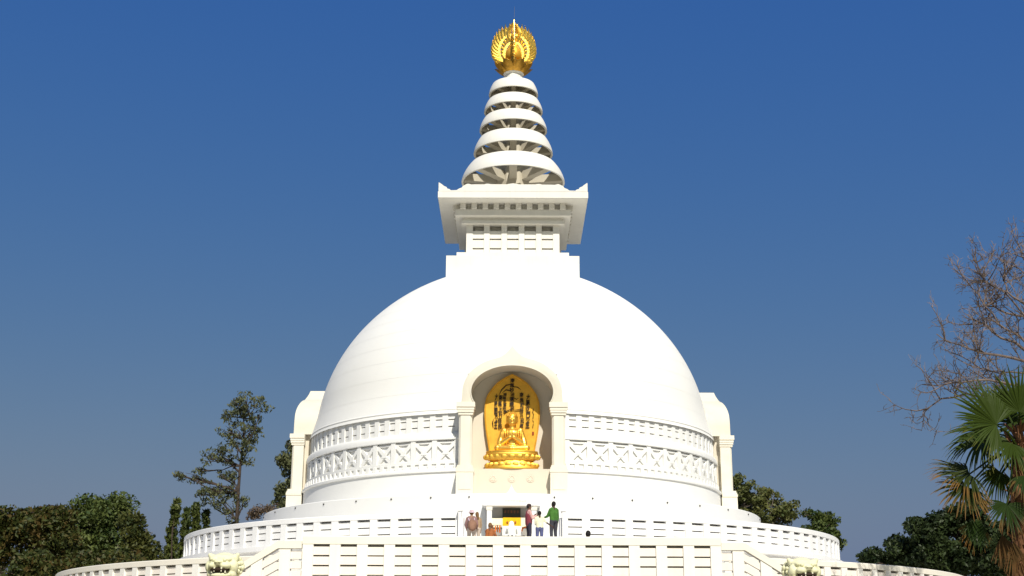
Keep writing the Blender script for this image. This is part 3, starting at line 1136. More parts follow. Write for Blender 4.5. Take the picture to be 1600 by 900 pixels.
for s in (-1, 1):
    B((s * 0.10, -0.235, 11.245), (0.055, 0.03, 0.025))
    C((s * 0.05, -0.25, 11.32), 0.02, (s * 0.17, -0.21, 11.31), 0.016)
body = remesh(b, 'body', 'gold_pale', 0.016, 1, S)
h = MB()
rr = rnd(7)
h.ball((0, SY + 0.04, 11.33), (0.285, 0.275, 0.26), 18, 12)
h.ball((0, SY + 0.05, 11.52), (0.14, 0.14, 0.11), 12, 8)
for k in range(90):
    t, u = rr.uniform(0, 2 * PI), rr.uniform(0.12, 1.0)
    q = math.sqrt(1 - u * u)
    p = (0.285 * q * math.cos(t), SY + 0.04 + 0.275 * q * math.sin(t), 11.33 + 0.26 * u)
    h.ball(p, 0.036, 6, 4)
h.build('hair', 'gold', body, 180)
# robe folds over the shoulders
rb = MB()
for s in (-1, 1):
    for k in range(4):
        rb.tube([(s * (0.20 + 0.09 * k), SY - 0.22 + 0.03 * k, 10.78 - 0.03 * k), (s * (0.24 + 0.09 * k), SY - 0.26 + 0.03 * k, 10.5), (s * (0.20 + 0.1 * k), SY - 0.27 + 0.02 * k, 10.22), (s * (0.16 + 0.12 * k), SY - 0.24, 9.98)], [0.02, 0.03, 0.028, 0.015], 6)
rb.build('robe_fold', 'gold', body, 180)

# halo
HY = -10.80
pts = [(35, 709.5), (38.6, 690), (41.7, 670), (43.3, 652), (43.4, 640), (42.4, 630), (41.0, 624), (38.4, 617), (34.0, 610.5), (29.0, 604), (23.5, 598.5), (17.6, 594), (11, 590), (5.5, 587), (0, 584.6)]
outl = [(q.x, q.z) for q in (P(799.5 + x, y, HY) for x, y in pts)]
poly = [(x, z) for x, z in outl] + [(-x, z) for x, z in outl[-2::-1]]
hm = MB()
n = len(poly)
cz = 11.3
vs, fs = [], []
for k, (sc_, dy) in enumerate(((1.0, 0.07), (1.0, -0.07), (0.965, -0.085), (0.95, -0.05), (0.5, -0.02), (0.02, 0.0))):
    for x, z in poly: vs.append((x * sc_, HY + dy, cz + (z - cz) * sc_))
for k in range(5):
    for i in range(n):
        a, c2 = k * n + i, k * n + (i + 1) % n
        fs.append((a, c2, c2 + n, a + n))
fs.append(tuple(range(n))); fs.append(tuple(range(5 * n, 6 * n)))
halo = hm.add(vs, fs).build('halo', 'gold_leaf', S, 25)


def text_mesh(s, size, offset=0.0):
    c = bpy.data.curves.new('t', 'FONT')
    c.body = s
    c.size = size
    c.align_x = 'CENTER'
    c.extrude = 0.012
    c.offset = offset
    o = bpy.data.objects.new('t', c)
    col.objects.link(o)
    dg = bpy.context.evaluated_depsgraph_get()
    me = bpy.data.meshes.new_from_object(o.evaluated_get(dg))
    bpy.data.objects.remove(o)
    bpy.data.curves.remove(c)
    return me


def brush_column(text, px, y0, y1, w, weight=0.012):
    """vertical column of brushed characters lying on the halo; parts of the halo"""
    a, c2 = P(px, y0, HY - 0.05), P(px, y1, HY - 0.05)
    n = len(text)
    hgt = (a.z - c2.z) / n
    for i, ch in enumerate(text):
        me = text_mesh(ch, 1.0, weight)
        co = np.array([v.co[:] for v in me.vertices])
        if not len(co): continue
        lo, hi = co.min(0), co.max(0)
        out = []
        for x, y, z in co:
            xx = (x - (lo[0] + hi[0]) / 2) / (hi[0] - lo[0] + 1e-6) * w
            zz = (y - (lo[1] + hi[1]) / 2) / (hi[1] - lo[1] + 1e-6) * hgt * 0.95
            out += [a.x + xx + 0.02 * math.sin(i * 2.1 + px), HY - 0.062 + 0.02 * (z > 0) * -1, a.z - hgt * (i + 0.5) + zz]
        me.vertices.foreach_set('co', out)
        me.materials.clear(); me.materials.append(MATS['ink'])
        me.name = 'character'
        link('character', me, halo)


brush_column('南無妙法蓮華経', 799.3, 591, 642, 0.22, 0.022)
brush_column('南無多寶如来', 788, 614, 645, 0.17, 0.02)
brush_column('南無上行菩薩', 781, 617, 671, 0.19, 0.025)
brush_column('大持国天王', 774.5, 615, 670, 0.17, 0.025)
brush_column('南無釈迦牟尼佛', 814.5, 613, 670, 0.19, 0.022)
brush_column('大毘沙門天王', 824, 616, 669, 0.20, 0.025)
brush_column('佛滅度後二千余年', 832.3, 638, 669, 0.05, 0.0)
# sweeping brush tails
for pl_, w in (([(799, 600), (790, 602), (783, 609), (779, 617)], 1.2), ([(800, 604), (808, 605), (813, 609)], 1.0), ([(798, 611), (790, 609), (784, 614)], 1.1),
               ([(803, 641), (810, 640), (818, 641)], 1.0), ([(796, 640), (790, 643), (786, 648)], 1.2), ([(770, 668), (769, 660), (771, 654)], 1.2), ([(800, 620), (806, 624), (810, 622)], 0.8)):
    p3 = [P(x, y, HY - 0.075) for x, y in pl_]
    MB().tube(p3, [0.015 * w] + [0.024 * w] * (len(p3) - 2) + [0.006], 6).build('brush_stroke', 'ink', halo)
plain('seal_red', (0.25, 0.03, 0.01), rough=0.7)
q = P(832.3, 677, HY - 0.07)
MB().box(q.x - 0.045, q.x + 0.045, q.y - 0.01, q.y + 0.01, q.z - 0.08, q.z + 0.08).build('seal', 'seal_red', halo)

# ---------------------------------------------------------------- small shrine porch in front of the base ring
PO = thing('shrine_porch', 'small white shrine porch with two columns below the niche', 'porch', (0, -14.6, FA))
for s in (-1, 1):
    cxm = s * 1.03
    MB().box(cxm - 0.115, cxm + 0.115, -15.02, -14.79, FA, 6.38).build('column', 'white_paint', PO)
    MB().box(cxm - 0.14, cxm + 0.14, -15.045, -14.765, 6.38, 6.571).build('capital', 'terrace_rail', PO)
MB().box(-1.32, 1.32, -15.08, -13.9, 6.57, 6.92).build('roof_slab', 'white_paint', PO)
plain('porch_back', (0.42, 0.42, 0.42), rough=0.8, var=0.08)
MB().box(-1.2, 1.2, -14.2, -14.03, FA, 6.57).build('back_panel', 'porch_back', PO)
# faint raised lettering on the roof slab
lt = MB()
rr = rnd(5)
for k in range(10):
    x = -0.42 + k * 0.13
    for j in range(3):
        if rr.random() < 0.8:
            lt.bar((x + rr.uniform(-0.03, 0.0), -15.085, 6.76 + 0.03 * j), (x + rr.uniform(0.02, 0.06), -15.085, 6.76 + 0.03 * j + rr.uniform(-0.01, 0.02)), 0.012, 0.012)
lt.build('lettering', 'cream_marble', PO)

plain('plaque_dark', (0.045, 0.05, 0.045), rough=0.35, var=0.2)
plain('letter_rust', (0.30, 0.10, 0.06), rough=0.6)
PQ = thing('plaque', 'dark plaque with a row of rust red characters inside the shrine porch', 'plaque', (0, -14.25, 6.08))
MB().box(-0.40, 0.38, -14.27, -14.205, 6.06, 6.50).build('board', 'plaque_dark', PQ)
fr = MB()
for x0_, x1_, z0_, z1_ in ((-0.43, 0.41, 6.5, 6.53), (-0.43, 0.41, 6.03, 6.06), (-0.43, -0.40, 6.06, 6.5), (0.38, 0.41, 6.06, 6.5)):
    fr.box(x0_, x1_, -14.285, -14.205, z0_, z1_)
fr.build('frame', 'plaque_dark', PQ)
for k in range(5):
    m = MB()
    x = -0.30 + 0.145 * k
    for j in range(3):
        z = 6.33 + 0.04 * j
        m.bar((x - 0.045, -14.272, z), (x + 0.045, -14.272, z + rr.uniform(-0.015, 0.015)), 0.014, 0.016)
    m.bar((x + rr.uniform(-0.02, 0.02), -14.275, 6.30), (x + rr.uniform(-0.02, 0.02), -14.275, 6.44), 0.014, 0.018, up=(0, 1, 0))
    m.build('character', 'letter_rust', PQ)

plain('cloth_white', (0.80, 0.79, 0.74), rough=0.9, var=0.06)
plain('cloth_cream', (0.82, 0.77, 0.58), rough=0.9, var=0.1)
plain('cloth_yellow', (0.85, 0.46, 0.015), rough=0.85, var=0.15)
plain('marigold', (0.72, 0.17, 0.02), rough=0.8, var=0.35, scale=12)
plain('marigold_dark', (0.30, 0.09, 0.02), rough=0.8, var=0.3)
plain('stone_grey', (0.36, 0.34, 0.31), rough=0.85, var=0.15)


def draped(x0, x1, y0, y1, z0, z1, amp=0.02, n=40, seed=0):
    """a cloth box whose front and sides hang in soft folds"""
    m = MB()
    rr = rnd(seed)
    loop = []
    for i in range(n): loop.append((x0 + (x1 - x0) * i / n, y0, 0, -1))
    for i in range(n // 3): loop.append((x1, y0 + (y1 - y0) * i / (n // 3), 1, 0))
    for i in range(n): loop.append((x1 - (x1 - x0) * i / n, y1, 0, 1))
    for i in range(n // 3): loop.append((x0, y1 - (y1 - y0) * i / (n // 3), -1, 0))
    k = len(loop)
    ph = rr.uniform(0, 6)
    vs = []
    lev = 5
    for j in range(lev + 1):
        u = j / lev
        for i, (x, y, nx, ny) in enumerate(loop):
            w = amp * (1 - u) * (math.sin(i * 1.1 + ph) + 0.6 * math.sin(i * 2.3 + ph * 2) + 0.8)
            vs.append((x + nx * w, y + ny * w, z0 + (z1 - z0) * u))
    fs = []
    for j in range(lev):
        for i in range(k):
            a, c2 = j * k + i, j * k + (i + 1) % k
            fs.append((a, c2, c2 + k, a + k))
    fs.append(tuple(range(lev * k, lev * k + k)))
    return m.add(vs, fs)


AL = thing('altar', 'low altar in the porch with white cloths and a bright yellow frontal', 'altar', (0, -14.5, FA))
MB().box(-0.88, 0.88, -14.75, -14.21, FA, 5.62).build('table', 'stone_grey', AL)
draped(-0.93, -0.42, -14.80, -14.215, 5.60, 6.02, 0.015, 24, 1).build('white_cloth', 'cloth_cream', AL, 60)
draped(0.42, 0.88, -14.80, -14.215, 5.62, 6.05, 0.015, 24, 2).build('white_cloth', 'cloth_cream', AL, 60)
draped(-0.41, 0.41, -14.83, -14.215, 5.66, 6.05, 0.012, 30, 3).build('yellow_frontal', 'cloth_yellow', AL, 60)
draped(-0.09, 0.07, -14.88, -14.80, 5.48, 5.90, 0.008, 8, 3).build('yellow_banner', 'cloth_yellow', AL, 60)
for x in (-0.2, 0.17):
    MB().ball((x, -14.87, 5.83), (0.045, 0.03, 0.06), 10, 8).build('tassel', 'marigold_dark', AL, 180)
for (x, w, i) in ((-0.30, 0.22, 0), (0.36, 0.22, 1)):
    pass
CL = thing('offering_cloth', 'pale draped cloths over a stand just in front of the altar', 'cloth', (0.0, -15.2, FA))
draped(-0.42, -0.10, -15.35, -15.05, 5.18, 5.62, 0.02, 16, 7).build('fold', 'cloth_white', CL, 60)
draped(0.10, 0.46, -15.35, -15.05, 5.18, 5.62, 0.02, 16, 8).build('fold', 'cloth_white', CL, 60)
MB().box(-0.62, 0.62, -15.32, -15.02, FA, 5.2).build('stand', 'stone_grey', CL)

k = 0
where = ('leftmost', 'second from the left', 'third', 'fourth', 'fifth')
for x, zt, m_ in ((-0.98, 5.56, 'marigold'), (-0.86, 5.60, 'marigold_dark'), (-0.74, 5.58, 'marigold'), (-0.64, 5.62, 'marigold_dark'), (-0.54, 5.60, 'marigold')):
    y = -15.5
    t = thing('garland', 'short hanging marigold garland left of the altar cloths, ' + where[k] + (' of five' if k > 1 else ' strand'), 'garland', (x, y, zt - 0.3), 'marigold garlands by the altar')
    rr = rnd(40 + k)
    st = MB().tube([(x, y, zt + 0.02), (x + 0.02, y, zt - 0.16), (x, y, zt - 0.3)], 0.008, 6).build('string', 'marigold_dark', t)
    fl = MB()
    for j in range(7):
        fl.ball((x + rr.uniform(-0.012, 0.012), y + rr.uniform(-0.01, 0.01), zt - 0.045 * j), 0.034, 8, 6)
    fl.build('blossoms', m_, t, 180)
    k += 1
t = thing('garland', 'curved orange marigold garland on the right end of the altar stand', 'garland', (0.62, -15.4, 5.2), 'marigold garlands by the altar')
fl = MB()
for j in range(12):
    a = PI * j / 11
    fl.ball((0.62 + 0.15 * math.cos(a), -15.45, 5.40 + 0.16 * math.sin(a)), 0.035, 8, 6)
fl.build('blossoms', 'marigold', t, 180)
MB().tube([(0.62 + 0.15 * math.cos(PI * j / 8), -15.45, 5.40 + 0.16 * math.sin(PI * j / 8)) for j in range(9)], 0.012, 6).build('string', 'marigold_dark', t)
rk = thing('garland_rack', 'thin rail carrying the marigold garlands left of the altar', 'rack', (-0.76, -15.5, FA))
MB().tube([(-1.06, -15.5, 5.635), (-0.48, -15.5, 5.635)], 0.012, 6).build('rail', 'steel', rk)
for x in (-1.06, -0.48):
    MB().tube([(x, -15.5, FA), (x, -15.5, 5.64)], 0.014, 6).build('leg', 'steel', rk)

# ---------------------------------------------------------------- people
for nm, c_ in (('skin_brown', (0.16, 0.085, 0.05)), ('skin_dark', (0.065, 0.036, 0.026)), ('skin_light', (0.36, 0.21, 0.14)), ('hair_black', (0.012, 0.010, 0.010)),
               ('hair_brown', (0.16, 0.085, 0.035)), ('maroon', (0.20, 0.035, 0.05)), ('pink', (0.62, 0.36, 0.33)), ('navy', (0.03, 0.028, 0.045)), ('denim', (0.085, 0.095, 0.20)),
               ('green_shirt', (0.055, 0.16, 0.025)), ('charcoal', (0.045, 0.045, 0.055)), ('tee_cream', (0.72, 0.68, 0.48)), ('tee_white', (0.74, 0.73, 0.66)),
               ('mauve', (0.26, 0.15, 0.14)), ('pack_brown', (0.24, 0.13, 0.085)), ('khaki', (0.36, 0.25, 0.15)), ('stone_pants', (0.55, 0.46, 0.38)), ('rust', (0.30, 0.10, 0.03)),
               ('lilac', (0.52, 0.40, 0.46)), ('cap_dark', (0.045, 0.022, 0.022)), ('shoe', (0.03, 0.025, 0.02)), ('black_plastic', (0.012, 0.012, 0.013))):
    plain(nm, c_, rough=0.8, var=0.18, scale=7)


def person(label, x, Y, z0, height, rz, skin, top, bottom, hair, arms, pose='stand', sleeve=1.0, vest=None, hat=None, lean=0.0, legs=None, longhair=False):
    """arms: for each side (elbow, wrist) relative to the shoulder; the figure faces local +y"""
    s = height / 1.72
    T = thing('person', label, 'person', (x, Y, z0))
    T.rotation_euler = (0, 0, rz)
    OFF.pop(T.name)                      # parts in the figure's own frame
    V = lambda a: Vector(a) * s
    if pose == 'stand':
        pel = Vector((0, 0, 0.93)); che = Vector((0, lean * 0.3, 1.25)); nek = Vector((0, lean * 0.45, 1.46))
        lg = legs or (((-0.10, 0.0, 0.90), (-0.11, 0.03, 0.49), (-0.11, 0.0, 0.085)), ((0.10, 0.0, 0.90), (0.11, 0.03, 0.49), (0.11, 0.0, 0.085)))
    else:                                # kneeling, sitting back on the heels
        pel = Vector((0, 0, 0.28)); che = Vector((0, 0.05 + lean, 0.60 - lean * 0.25)); nek = Vector((0, 0.08 + lean * 1.5, 0.80 - lean * 0.7))
        lg = (((-0.10, 0.0, 0.27), (-0.15, 0.36, 0.10), (-0.12, -0.06, 0.07)), ((0.10, 0.0, 0.27), (0.15, 0.36, 0.10), (0.12, -0.06, 0.07)))
    dirn = (nek - che).normalized()
    hd = nek + dirn * 0.145 + Vector((0, 0.015, 0))
    body, shirt, vst, trou, shoes = MB(), MB(), MB(), MB(), MB()

    def cap(mb, a, ra, c2, rb, e=0.0):
        mb.capsule(V(a), (ra + e) * s, V(c2), (rb + e) * s, 12)
    # trunk
    for mb, e in ((body, 0.0), (shirt, 0.018)):
        for sx in (-1, 1):
            cap(mb, pel + Vector((sx * 0.065, 0, 0.02)), 0.105, che + Vector((sx * 0.075, 0, -0.03)), 0.105, e)
            cap(mb, che + Vector((sx * 0.07, 0, 0)), 0.11, nek + Vector((sx * 0.10, -0.005, -0.07)), 0.075, e)
    if vest:
        for sx in (-1, 1):
            cap(vst, pel + Vector((sx * 0.065, 0, -0.03)), 0.115, che + Vector((sx * 0.075, 0, -0.03)), 0.115, 0.022)
            cap(vst, che + Vector((sx * 0.07, 0, 0)), 0.115, nek + Vector((sx * 0.075, -0.005, -0.08)), 0.075, 0.022)
    cap(body, nek - dirn * 0.06, 0.062, nek + dirn * 0.07, 0.055)
    # head with face
    body.ball(V(hd), (0.076 * s, 0.096 * s, 0.115 * s), 16, 12)
    body.ball(V(hd + Vector((0, 0.03, -0.055))), (0.056 * s, 0.062 * s, 0.06 * s), 12, 8)
    body.capsule(V(hd + Vector((0, 0.092, 0.01))), 0.012 * s, V(hd + Vector((0, 0.108, -0.028))), 0.017 * s, 8)
    for sx in (-1, 1): body.ball(V(hd + Vector((sx * 0.08, -0.005, -0.01))), (0.014 * s, 0.024 * s, 0.034 * s), 8, 6)
    # arms and hands
    for i, sx in enumerate((-1, 1)):
        sh = nek + Vector((sx * 0.185, -0.005, -0.085))
        el = sh + Vector(arms[i][0]); wr = sh + Vector(arms[i][1])
        cap(body, sh, 0.056, el, 0.042); cap(body, el, 0.041, wr, 0.029)
        d = (wr - el).normalized()
        side = d.cross(Vector((0, 0, 1)))
        side = side.normalized() if side.length > 0.1 else Vector((1, 0, 0))
        if d.z < -0.8: side = Vector((0, 1, 0))
        pal = wr + d * 0.06
        cap(body, wr, 0.028, pal, 0.034)
        nrm = side.cross(d).normalized()
        for q, ln in enumerate((0.062, 0.072, 0.068, 0.052)):
            r0 = pal + side * (0.030 * (1 - q * 0.667)) + d * 0.02
            md = r0 + d * ln * 0.6
            cap(body, r0, 0.0105, md, 0.010); cap(body, md, 0.010, md + d * ln * 0.45 - nrm * 0.02, 0.009)
        th = wr + d * 0.025 + side * 0.03
        cap(body, th, 0.012, th + d * 0.04 + side * 0.03, 0.011)
        cap(shirt, sh, 0.066, sh + (el - sh) * min(1, sleeve * 2), 0.056)
        if sleeve > 0.5: cap(shirt, el, 0.056, el + (wr - el) * (sleeve - 0.5) * 2 * 0.96, 0.042)
    # legs and feet
    for hip, kn, an in lg:
        hip, kn, an = Vector(hip), Vector(kn), Vector(an)
        cap(body, hip, 0.09, kn, 0.055); cap(body, kn, 0.055, an, 0.036)
        cap(trou, hip, 0.105, kn, 0.075); cap(trou, kn, 0.075, an + Vector((0, 0, 0.03)), 0.058)
        ft = an + Vector((0, 0.16, -0.045)) if pose == 'stand' else an + Vector((0, -0.16, -0.02))
        cap(body, an + Vector((0, -0.03, -0.04)), 0.036, ft, 0.028)
        cap(shoes, an + Vector((0, -0.035, -0.038)), 0.046, ft, 0.04)
    cap(trou, pel + Vector((-0.07, 0, 0.0)), 0.12, pel + Vector((0.07, 0, 0.0)), 0.12)
    bd = remesh(body, 'body', skin, 0.0115, 2, T)
    remesh(shirt, 'shirt', top, 0.016, 3, bd)
    if vest: remesh(vst, 'vest', vest, 0.016, 3, bd)
    remesh(trou, 'trousers', bottom, 0.016, 3, bd)
    remesh(shoes, 'shoes', 'shoe', 0.014, 2, bd)
    # hair, eyes, mouth
    hm_ = MB()
    hm_.ball(V(hd + Vector((0, -0.018, 0.022))), (0.088 * s, 0.098 * s, 0.112 * s), 14, 10)
    if longhair: hm_.capsule(V(hd + Vector((0, -0.06, 0.0))), 0.075 * s, V(nek + Vector((0, -0.08, -0.06))), 0.06 * s, 12)
    hm_.build('hair', hair, bd, 180)
    ey = MB()
    for sx in (-1, 1): ey.ball(V(hd + Vector((sx * 0.031, 0.088, 0.004))), 0.009 * s, 8, 6)
    ey.build('eyes', 'hair_black', bd, 180)
    MB().ball(V(hd + Vector((0, 0.09, -0.062))), (0.022 * s, 0.008 * s, 0.006 * s), 8, 6).build('mouth', 'maroon', bd, 180)
    if hat == 'cap':
        m = MB()
        m.lathe([(0.096 * s, 0.0), (0.10 * s, 0.04 * s), (0.085 * s, 0.085 * s), (0.04 * s, 0.105 * s), (0.0, 0.108 * s)], 20)
        m.v = [(a + hd.x * s, c2 + hd.y * s, d + (hd.z + 0.035) * s) for a, c2, d in m.v]
        m.box((hd.x - 0.07) * s, (hd.x + 0.07) * s, (hd.y + 0.07) * s, (hd.y + 0.185) * s, (hd.z + 0.035) * s, (hd.z + 0.047) * s)
        m.build('cap', 'cap_dark', bd, 60)
    if hat == 'sunhat':
        m = MB()
        m.lathe([(0.155 * s, -0.025 * s), (0.10 * s, 0.012 * s), (0.10 * s, 0.06 * s), (0.075 * s, 0.10 * s), (0.0, 0.112 * s)], 24)
        m.v = [(a + hd.x * s, c2 + (hd.y - 0.01) * s, d + (hd.z + 0.03) * s) for a, c2, d in m.v]
        m.build('sun_hat', 'lilac', bd, 60)
    if hat == 'hood':
        m = MB()
        m.lathe([(0.20 * s, -0.22 * s), (0.15 * s, -0.13 * s), (0.118 * s, 0.0), (0.10 * s, 0.075 * s), (0.05 * s, 0.12 * s), (0.0, 0.13 * s)], 20)
        m.v = [(a + hd.x * s, c2 + (hd.y - 0.01) * s, d + (hd.z + 0.02) * s) for a, c2, d in m.v]
        m.build('head_cloth', 'cloth_white', bd, 60)
    return T


def at_head(px, py, Y, drop):
    """feet below a head top seen at a photograph position"""
    q = P(px, py, Y)
    return q.x, q.z - drop


down = ((-0.05, 0.02, -0.29), (-0.05, 0.06, -0.53))
downr = ((0.05, 0.02, -0.29), (0.05, 0.06, -0.53))
fwd = ((-0.05, 0.08, -0.26), (0.03, 0.28, -0.20))
fwdr = ((0.05, 0.08, -0.26), (-0.03, 0.28, -0.20))

x, z = at_head(865, 783.5, -16.7, 1.74)
person('man in a green shirt and dark trousers standing right of the shrine', x, -16.7, FA, 1.74 + (z - FA), R(38), 'skin_dark', 'green_shirt', 'charcoal', 'hair_black',
       (((-0.03, 0.15, -0.26), (-0.03, 0.36, -0.30)), downr), sleeve=0.98)
x, z = at_head(826, 788, -16.4, 1.70)
person('man in a maroon vest, pink sleeves and dark cap beside the shrine', x, -16.4, FA, 1.70 + (z - FA), R(-72), 'skin_brown', 'pink', 'navy', 'hair_black',
       (((-0.05, 0.12, -0.27), (0.02, 0.33, -0.10)), ((0.05, 0.10, -0.28), (0.0, 0.31, -0.14))), sleeve=0.95, vest='maroon', hat='cap')
yb = -18.9
x, z = at_head(843, 798.5, yb, 1.55)
person('youth in a cream shirt and jeans stretching one arm out', x, yb, floor_at(yb), z + 1.55 - floor_at(yb), R(12), 'skin_dark', 'tee_cream', 'denim', 'hair_black',
       (((0.00, 0.08, -0.27), (0.20, 0.02, -0.24)), ((0.16, -0.02, -0.20), (0.42, 0.0, -0.36))), sleeve=0.42)
yb = -19.2
x, z = at_head(737, 797, yb, 1.55)
person('visitor in a lilac sun hat, mauve jacket and pale trousers, back turned', x, yb, floor_at(yb), z + 1.53 - floor_at(yb), R(-6), 'skin_light', 'mauve', 'stone_pants', 'hair_brown',
       (((-0.08, 0.04, -0.27), (-0.04, 0.14, -0.46)), ((0.06, 0.05, -0.27), (0.02, 0.2, -0.40))), hat='sunhat')
x2, z2 = x, z
yb2 = -18.9
x, z = at_head(745.5, 800.5, yb2, 1.55)
person('brown haired visitor in khaki standing close beside the sun hat wearer', x, yb2, floor_at(yb2), z + 1.55 - floor_at(yb2), R(28), 'skin_light', 'khaki', 'stone_pants', 'hair_brown',
       (down, downr), longhair=True)
# knapsack worn by the visitor in the sun hat
BZ = floor_at(yb) + (z2 + 1.53 - floor_at(yb)) * 0.60
BP = thing('backpack', 'large round brown backpack on the back of the sun hat wearer', 'backpack', (x2, yb - 0.3, BZ - 0.2))
m = MB()
m.ball((x2 + 0.04, yb - 0.27, BZ + 0.02), (0.20, 0.14, 0.25), 16, 12)
m.build('bag', 'pack_brown', BP, 180)
MB().ball((x2 + 0.04, yb - 0.385, BZ - 0.06), (0.13, 0.06, 0.13), 12, 8).build('pocket', 'pack_brown', BP, 180)
for sx in (-1, 1):
    MB().tube([(x2 + sx * 0.11 + 0.02, yb - 0.2, BZ + 0.20), (x2 + sx * 0.13, yb - 0.09, BZ + 0.33), (x2 + sx * 0.13, yb + 0.10, BZ + 0.30), (x2 + sx * 0.14, yb + 0.14, BZ + 0.1)], 0.022, 8).build('strap', 'lilac', BP, 180)
yb = -19.3
x, z = at_head(764, 819, yb, 0.98)
person('kneeling person in a rust brown robe left of the altar cloths', x, yb, z, 1.68, R(-35), 'skin_brown', 'rust', 'rust', 'hair_brown',
       (((-0.05, 0.12, -0.22), (0.06, 0.30, -0.20)), ((0.05, 0.12, -0.22), (-0.06, 0.30, -0.20))), pose='kneel')
yb = -17.2
x, z = at_head(800, 822, yb, 0.85)
person('person in white bowing on the knees before the altar', x, yb, FA - 0.0, 1.66, R(4), 'skin_brown', 'tee_white', 'navy', 'hair_black',
       (((-0.06, 0.16, -0.18), (0.05, 0.34, -0.14)), ((0.06, 0.16, -0.18), (-0.05, 0.34, -0.14))), pose='kneel', lean=0.10, hat='hood')
yb = -26.6
x, z = at_head(919, 829, yb, 1.70)
person('dark haired person whose head alone shows over the parapet', x, yb, FB, max(1.5, z + 1.70 - FB), R(20), 'skin_dark', 'charcoal', 'denim', 'hair_black', (down, downr))
# camera held by the man in the vest
q = P(836.5, 806, -16.3)
CM = thing('camera_body', 'small black camera held up by the man in the vest', 'camera', (q.x, -16.32, q.z))
MB().box(q.x - 0.045, q.x + 0.045, -16.36, -16.27, q.z - 0.035, q.z + 0.035).build('case', 'black_plastic', CM)
MB().tube([(q.x + 0.04, -16.315, q.z), (q.x + 0.09, -16.315, q.z)], [0.03, 0.026], 12).build('lens', 'black_plastic', CM, 40)

# ---------------------------------------------------------------- guardian lions
plain('mouth_shade', (0.03, 0.016, 0.008), rough=0.8)  # near-black colour stands in for the shade of the open mouth
plain('fang', (0.76, 0.73, 0.55), rough=0.5, var=0.1)


